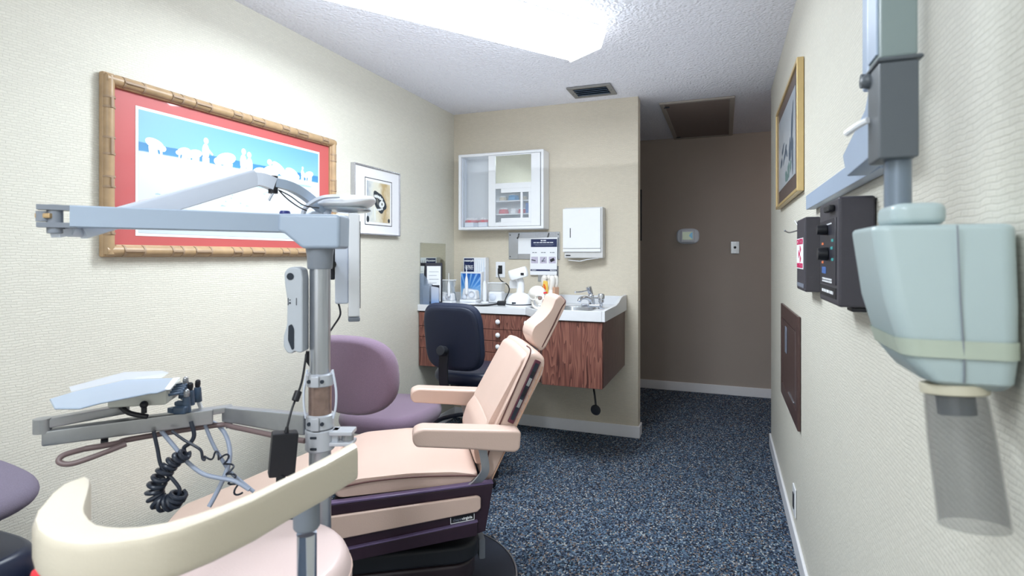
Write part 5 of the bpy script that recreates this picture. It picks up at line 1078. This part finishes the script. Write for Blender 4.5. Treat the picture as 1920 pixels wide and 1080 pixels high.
bm = BM(); w0 = MW[MN.name] @ Vector((.08, .045, .17)); w1 = MW[DU.name] @ Vector((.024, .012, 1.25)); w1.z = w0.z; tube(bm, [w0, (w0+w1)/2, w1], .012, 12, sub=1); obj('mount_arm', bm, M['black'], MN, room=True)
bm = BM(); tube(bm, [MW[MN.name] @ Vector((.03, .02, .05)), at(638, 590, 1.63), at(625, 612, 1.58), at(612, 632, 1.50), at(606, 650, 1.42)], .0028, 8); obj('screen_cable', bm, M['black'], MN, room=True)
# power brick hanging from its cord
BR = thing('power_brick', 'black power brick hanging by its cord left of the pole', 'power supply', at(532, 890, 1.27), YAW)
bm = BM(); c = at(531, 850, 1.27); box(bm, c, (.056, .034, .098), .004, 2, (Matrix.Rotation(YAW+R(28), 3, 'Z') @ Matrix.Rotation(R(5), 3, 'Y'))); obj('case', bm, M['charcoal'] if False else M['black'], BR, room=True)
bm = BM(); tube(bm, [at(537, 814, 1.27), at(540, 795, 1.275), at(548, 765, 1.29), at(557, 742, 1.31), at(566, 715, 1.32), at(572, 680, 1.325), at(574, 664, 1.33)], .0026, 8); obj('cord', bm, M['black'], BR, room=True)
bm = BM(); cyl(bm, at(536.5, 814, 1.27), at(538.5, 800, 1.272), .006, 12, .0035); obj('strain_relief', bm, M['black'], BR, room=True)
bm = BM(); cyl(bm, at(553, 752, 1.30), at(560, 733, 1.31), .0085, 14, bev=.002); obj('ferrite_bead', bm, M['black'], BR, room=True)
bm = BM(); box(bm, at(520, 895, 1.26)+Vector((0.01, 0, -.008)), (.02, .012, .03), .003, 2); obj('plug_stub', bm, M['black'], BR, room=True)

# ------------------------------------------------------------------ assistant stool with wrap-round arm (foreground)
k_ = .857; SC = lay(-.52, 1.12, 0)
AS = thing('assistant_stool', 'foreground stool with thick curved beige body arm on chrome post', 'stool', SC, YAW)
def st(name, bm, m, par=None): bm.transform(Matrix.Translation((.52, -1.12, 0))); return obj(name, bm, M[m], par or AS)
outer = [(-.319, 1.14), (-.380, .951), (-.447, .815), (-.503, .761), (-.576, .744), (-.627, .755), (-.675, .785), (-.704, .815), (-.738, .870), (-.771, .951), (-.737, .972)]
def fy(px, py, dh=.385): f = 1040*dh/(py-480); return ((px-960)/1040*f, f)
outer = [fy(*p) for p in ((671, 836), (610, 870), (544, 901), (470, 938), (389, 971), (330, 992), (272, 1006), (210, 1014), (155, 1018), (122, 1015), (97, 1010), (80, 1001), (66, 990), (60, 971), (66, 953), (78, 940), (95, 920), (117, 903), (145, 893))]
inner = [fy(*p) for p in ((657, 827), (600, 857), (544, 886), (486, 915), (428, 940), (380, 956), (330, 971), (280, 980), (233, 982), (205, 980), (185, 976), (172, 967), (163, 955), (162, 947), (163, 940), (165, 932), (168, 920), (171, 905), (171, 895))]
t_ = BM(); R0 = []
zt, zb = EYE-.385*k_, EYE-.385*k_-.062
for (ox, oy), (ix, iy) in zip(outer, inner):
    o_, i_ = Vector((ox*k_, oy*k_, 0)), Vector((ix*k_, iy*k_, 0)); d = (i_-o_); L_ = d.length; d.normalize()
    g = .012; ring = []
    for a, z in ((0, zb+g), (g*.3, zb+g*.3), (g, zb), (L_-g, zb), (L_-g*.3, zb+g*.3), (L_, zb+g), (L_, zt-g), (L_-g*.3, zt-g*.3), (L_-g, zt), (g, zt), (g*.3, zt-g*.3), (0, zt-g)):
        if L_ < 2.2*g: a = a/L_*L_ if a <= L_ else L_
        ring.append(t_.verts.new((o_.x+d.x*a, o_.y+d.y*a, z)))
    R0.append(ring)
for a, b in zip(R0, R0[1:]):
    for i in range(12): t_.faces.new((a[i], a[(i+1) % 12], b[(i+1) % 12], b[i]))
t_.faces.new(R0[0][::-1]); t_.faces.new(R0[-1]); bmesh.ops.recalc_face_normals(t_, faces=t_.faces)
st('body_arm', t_, 'vinyl_beige')
pf = .905; pxx = (575-960)/1040*pf; pz = zb
bm = BM(); 
box(bm, (pxx, pf+.02, zb-.004), (.10, .022, .007), .002, 2, Matrix.Rotation(R(58), 3, 'Z')); st('arm_plate', bm, 'gdark')
bm = BM(); lathe(bm, [(.0185, zb-.052), (.021, zb-.048), (.021, zb-.010), (.019, zb-.0075)], (pxx, pf, 0), n=28); st('socket', bm, 'gdark')
bm = BM(); cyl(bm, (pxx, pf, .50), (pxx, pf, zb-.06), .0158, 28); st('post', bm, 'chrome')
bm = BM(); tube(bm, [(pxx, pf, .51), (pxx-.01, pf+.01, .495), (-.45, 1.02, .49), (-.52, 1.12, .49)], .015, 12, sub=3); st('arm_strut', bm, 'chrome')
bm = BM(); cushion(bm, .19, .19, .11, 2.0, mtx=Matrix.Translation((-.52, 1.12, .632)), n=56, dome=.08); st('seat', bm, 'vinyl_pink')
bm = BM(); tube(bm, [(-.52+.189*math.cos(2*PI*k/48), 1.12+.189*math.sin(2*PI*k/48), .648) for k in range(49)], .0022, 6, sub=1); st('seat_seam', bm, 'vinyl')
bm = BM(); lathe(bm, [(.12, .5705), (.12, .578)], (-.52, 1.12, 0)); cyl(bm, (-.52, 1.12, .12), (-.52, 1.12, .571), .025, 24); st('gas_column', bm, 'chrome')
star_base(AS, r=.235, a0=R(-60), m='gdark')
bm = BM(); p = lay(-.655*k_*1.16, .80, .84)
# small red tag glimpsed under the arm's left end
t = one('red_cloth_tag', lambda b: box(b, at(84, 1082, .70), (.03, .02, .022), .006, 3), M['redlight'], 'tiny red tag below the left end of the curved arm', 'tag', at(84, 1098, .70)); bm.free()

# ------------------------------------------------------------------ wall x-ray unit on the right wall
XU = thing('dental_xray_machine', 'wall mounted dental x-ray machine, pale green head with smoky cone', 'x-ray machine', (XR, 1.3, 1.2))
def xo(name, bm, m, par=None): return obj(name, bm, M[m] if isinstance(m, str) else m, par or XU, room=True)
bm = BM(); bx(bm, (.268, 1.20, 1.462), (.297, 2.19, 1.512), .003, 2); xo('wall_rail', bm, 'xrayblue')
bm = BM(); prism(bm, [(1.10, 1.47), (1.30, 1.462), (1.34, 1.512), (1.14, 1.56), (1.10, 1.60)], .232, .275, 'YZ', .004, 2); xo('rail_joint', bm, 'xrayblue')
bm = BM(); bx(bm, (.225, 1.085, 1.585), (.262, 1.125, 2.02), .004, 2); xo('rear_scissor_arm', bm, 'xrayblue')
bm = BM(); cyl(bm, (.219, 1.105, 1.60), (.268, 1.105, 1.60), .012, 18); cyl(bm, (.219, 1.105, 1.995), (.268, 1.105, 1.995), .012, 18); xo('pivot_bolts', bm, 'xraydark')
bm = BM(); bx(bm, (.222, .83, 2.00), (.258, 1.13, 2.045), .006, 2); xo('elbow_link', bm, 'xrayblue')
bm = BM(); bx(bm, (.180, .805, 1.545), (.2205, .862, 2.03), .004, 2); xo('front_scissor_arm', bm, [M['xraygrey']])
bm = BM(); bx(bm, (.1775, .812, 1.552), (.1798, .856, 2.02)); xo('arm_side_cover', bm, 'xrayblue')
bm = BM(); bx(bm, (.178, .800, 1.420), (.220, .858, 1.5385), .003, 2); bx(bm, (.176, .798, 1.5385), (.2245, .864, 1.5445), .002, 1); xo('joint_block', bm, 'xraydark')
bm = BM(); ball(bm, (.178, .85, 1.53), .010); xo('joint_bolt', bm, 'xraydark')
bm = BM(); tube(bm, [(.176, .845, 1.478), (.166, .86, 1.474), (.158, .88, 1.469)], .0045, 8); xo('white_lever', bm, 'white')
bm = BM(); cyl(bm, (.205, .830, 1.352), (.205, .830, 1.42), .0148, 28); xo('head_post', bm, mat('slate_post', (118, 130, 144), .3, metal=.3))
# head: tapered rounded case
b = BM(); lv = [(1.335, .158, .292, .735, .868), (1.25, .170, .292, .728, .870), (1.19, .186, .292, .728, .868), (1.163, .206, .291, .733, .86), (1.154, .226, .288, .745, .845)]
rings = []
for z, x0, x1, y0, y1 in lv: rings.append([b.verts.new((p[0], p[1], z)) for p in rrect(x0, x1, y0, y1, .019, 5)])
for p, r_ in zip(rings, rings[1:]):
    n = len(p)
    for i in range(n): b.faces.new((p[i], p[(i+1) % n], r_[(i+1) % n], r_[i]))
b.faces.new(rings[0][::-1]); b.faces.new(rings[-1]); bmesh.ops.recalc_face_normals(b, faces=b.faces)
_bev(b, [f for f in b.faces if f.calc_center_median().z > 1.334], .007, 3, 40)
hd = xo('tube_head', b, 'xray')
bm = BM(); prism(bm, rrect(.182, .236, .752, .840, .018), 1.336, 1.361, 'XY', .008, 3, 50); xo('head_cap', bm, 'xray', hd)
bm = BM(); tube(bm, [(.2335, .7265, 1.333), (.236, .7255, 1.25), (.2395, .7262, 1.19), (.241, .7315, 1.163)], .0009, 6, sub=2); xo('case_seam', bm, 'gdark', hd)
b = BM(); lv2 = [(1.209, .1795, .2925, .7265, .869), (1.190, .185, .2925, .7262, .8685)]; rr2 = [[b.verts.new((p[0], p[1], z)) for p in rrect(x0-.0004, x1+.0001, y0-.001, y1, .019, 5)] for z, x0, x1, y0, y1 in lv2]
n = len(rr2[0])
for i in range(n): b.faces.new((rr2[0][i], rr2[0][(i+1) % n], rr2[1][(i+1) % n], rr2[1][i]))
xo('yellowed_tape', b, 'tape', hd)
ct, cb = Vector((.243, .768, 1.153)), Vector((.2545, .748, 1.012)); cd = (cb-ct).normalized()
bm = BM(); cyl(bm, ct+Vector((0, 0, .003)), ct+cd*.009, .032, 32, bev=.002); xo('cone_collar', bm, 'collar')
bm = BM(); cyl(bm, ct+cd*.0095, ct+cd*.032, .018, 24); cc_ = xo('cone_inner_port', bm, 'xraydark')
b = BM(); q_ = cd.to_track_quat('Z', 'Y').to_matrix().to_4x4(); lathe(b, [(.0290, .0), (.0297, .01), (.0315, .05), (.0325, .141), (.0309, .141), (.0299, .05), (.0281, .01), (.0274, 0)], ct+cd*.0095, n=40, mtx=q_)
xo('cone', b, 'cone')
# control boxes + hook + caution sign
t = thing('xray_control_box', 'larger dark grey x-ray control box with knobs on the right wall', 'control box', (XR, 1.49, 1.19))
bm = BM(); bx(bm, (.229, 1.361, 1.190), (.298, 1.613, 1.428), .006, 3); b1 = obj('case', bm, M['charcoal'], t, room=True)
bm = BM(); bx(bm, (.2270, 1.385, 1.235), (.2288, 1.595, 1.385), .0005, 1); pn = obj('dial_panel', bm, mat('dark_panel', (52, 52, 62), .3), t, room=True)
left = (0, -1, 0)
for y, z, r_ in ((1.49, 1.362, .013), (1.48, 1.305, .016)):
    bm = BM(); cyl(bm, (.2265, y, z), (.205, y, z), r_, 24, r_*.9, bev=.002); kb = obj('knob', bm, M['black'], t, room=True)
for y, z, m in ((1.55, 1.33, 'orange'), (1.535, 1.318, 'redlight'), (1.42, 1.335, 'teal'), (1.43, 1.318, 'teal'), (1.55, 1.285, 'orange'), (1.42, 1.292, 'teal')):
    bm = BM(); bx(bm, (.2262, y-.012, z-.003), (.2268, y+.012, z+.003)); obj('printed_mark', bm, M[m], pn, room=True)
bm = BM(); bx(bm, (.2262, 1.505, 1.258), (.2268, 1.56, 1.274)); obj('blue_mark', bm, M['blueprint'], pn, room=True)
for z in (1.374, 1.246, 1.240): word_line('panel_print', (.2262, 1.49, z), left, .13, .004 if z < 1.3 else .003, M['textwhite'], pn, int(z*1000))
bm = BM(); bx(bm, (.216, 1.40, 1.400), (.2285, 1.47, 1.414), .003, 2); obj('power_switch', bm, M['black'], t, room=True)
bm = BM(); bx(bm, (.2275, 1.385, 1.205), (.2287, 1.595, 1.229)); lp = obj('logo_strip', bm, M['black'], t, room=True)
word_line('logo_print', (.2270, 1.49, 1.217), left, .15, .007, M['textwhite'], lp, 9)
bm = BM(); bx(bm, (.255, 1.37, 1.180), (.285, 1.42, 1.189), .002, 2); obj('cable_gland', bm, M['black'], t, room=True)
t = thing('xray_relay_box', 'smaller dark grey box with radiation caution label on the right wall', 'control box', (XR, 2.18, 1.18))
bm = BM(); bx(bm, (.250, 2.070, 1.180), (.298, 2.285, 1.430), .006, 3); obj('case', bm, M['charcoal'], t, room=True)
bm = BM(); bx(bm, (.2486, 2.10, 1.255), (.2497, 2.275, 1.362)); cs_ = obj('caution_label', bm, M['paper'], t, room=True)
lettering('CAUTION', .026, (.2480, 2.187, 1.349), left, uz, M['red'], cs_, bold=.0008, xs=1.4)
lettering('RADIATION', .022, (.2480, 2.187, 1.266), left, uz, M['red'], cs_, bold=.0008, xs=1.3)
bm = BM()
for k in range(3):
    a0 = R(90+60+120*k+180); a1 = a0+R(60)
    pts = [(.006*math.cos(a0), .006*math.sin(a0))]+[(.030*math.cos(a0+(a1-a0)*j/6), .030*math.sin(a0+(a1-a0)*j/6)) for j in range(7)]+[(.006*math.cos(a1), .006*math.sin(a1))]
    prism(bm, [(2.187+p*1.3, 1.307+q2) for p, q2 in pts], .2480, .2485, 'YZ')
cyl(bm, (.2480, 2.187, 1.307), (.2485, 2.187, 1.307), .0045, 16); obj('trefoil', bm, M['red'], cs_, room=True)
bm = BM(); bx(bm, (.2488, 2.09, 1.192), (.2498, 2.27, 1.206)); obj('small_strip', bm, M['textgrey'], t, room=True)
t = one('wall_hook', lambda b: (tube(b, [(.299, 2.40, 1.40), (.27, 2.43, 1.40), (.246, 2.50, 1.395), (.236, 2.56, 1.405)], .0028, 8), tube(b, [(.285, 2.41, 1.40), (.268, 2.44, 1.425), (.262, 2.45, 1.44)], .0028, 8), ball(b, (.236, 2.56, 1.405), .004, u=10, v=8), cyl(b, (.2985, 2.40, 1.40), (.292, 2.40, 1.40), .012, 14)), M['steel'], 'small double metal hook beyond the grey boxes', 'hook', (XR, 2.40, 1.40))

# ------------------------------------------------------------------ camera, world, colour
cam = bpy.data.cameras.new('camera'); co = bpy.data.objects.new('camera', cam); COL.objects.link(co)
co.location = (0, 0, EYE); co.rotation_euler = (PI/2, 0, YAW)
cam.sensor_width = 36; cam.lens = 1040/1920*36; cam.shift_y = -60/1920; cam.clip_start = .02
cam.dof.use_dof = True; cam.dof.focus_distance = 2.6; cam.dof.aperture_fstop = 4.8
bpy.context.scene.camera = co
w = bpy.data.worlds.new('world'); bpy.context.scene.world = w; w.use_nodes = True
w.node_tree.nodes['Background'].inputs['Color'].default_value = (.75, .82, .95, 1); w.node_tree.nodes['Background'].inputs['Strength'].default_value = .3
sc = bpy.context.scene
sc.view_settings.view_transform = 'Standard'; sc.view_settings.exposure = .12; sc.view_settings.gamma = 1
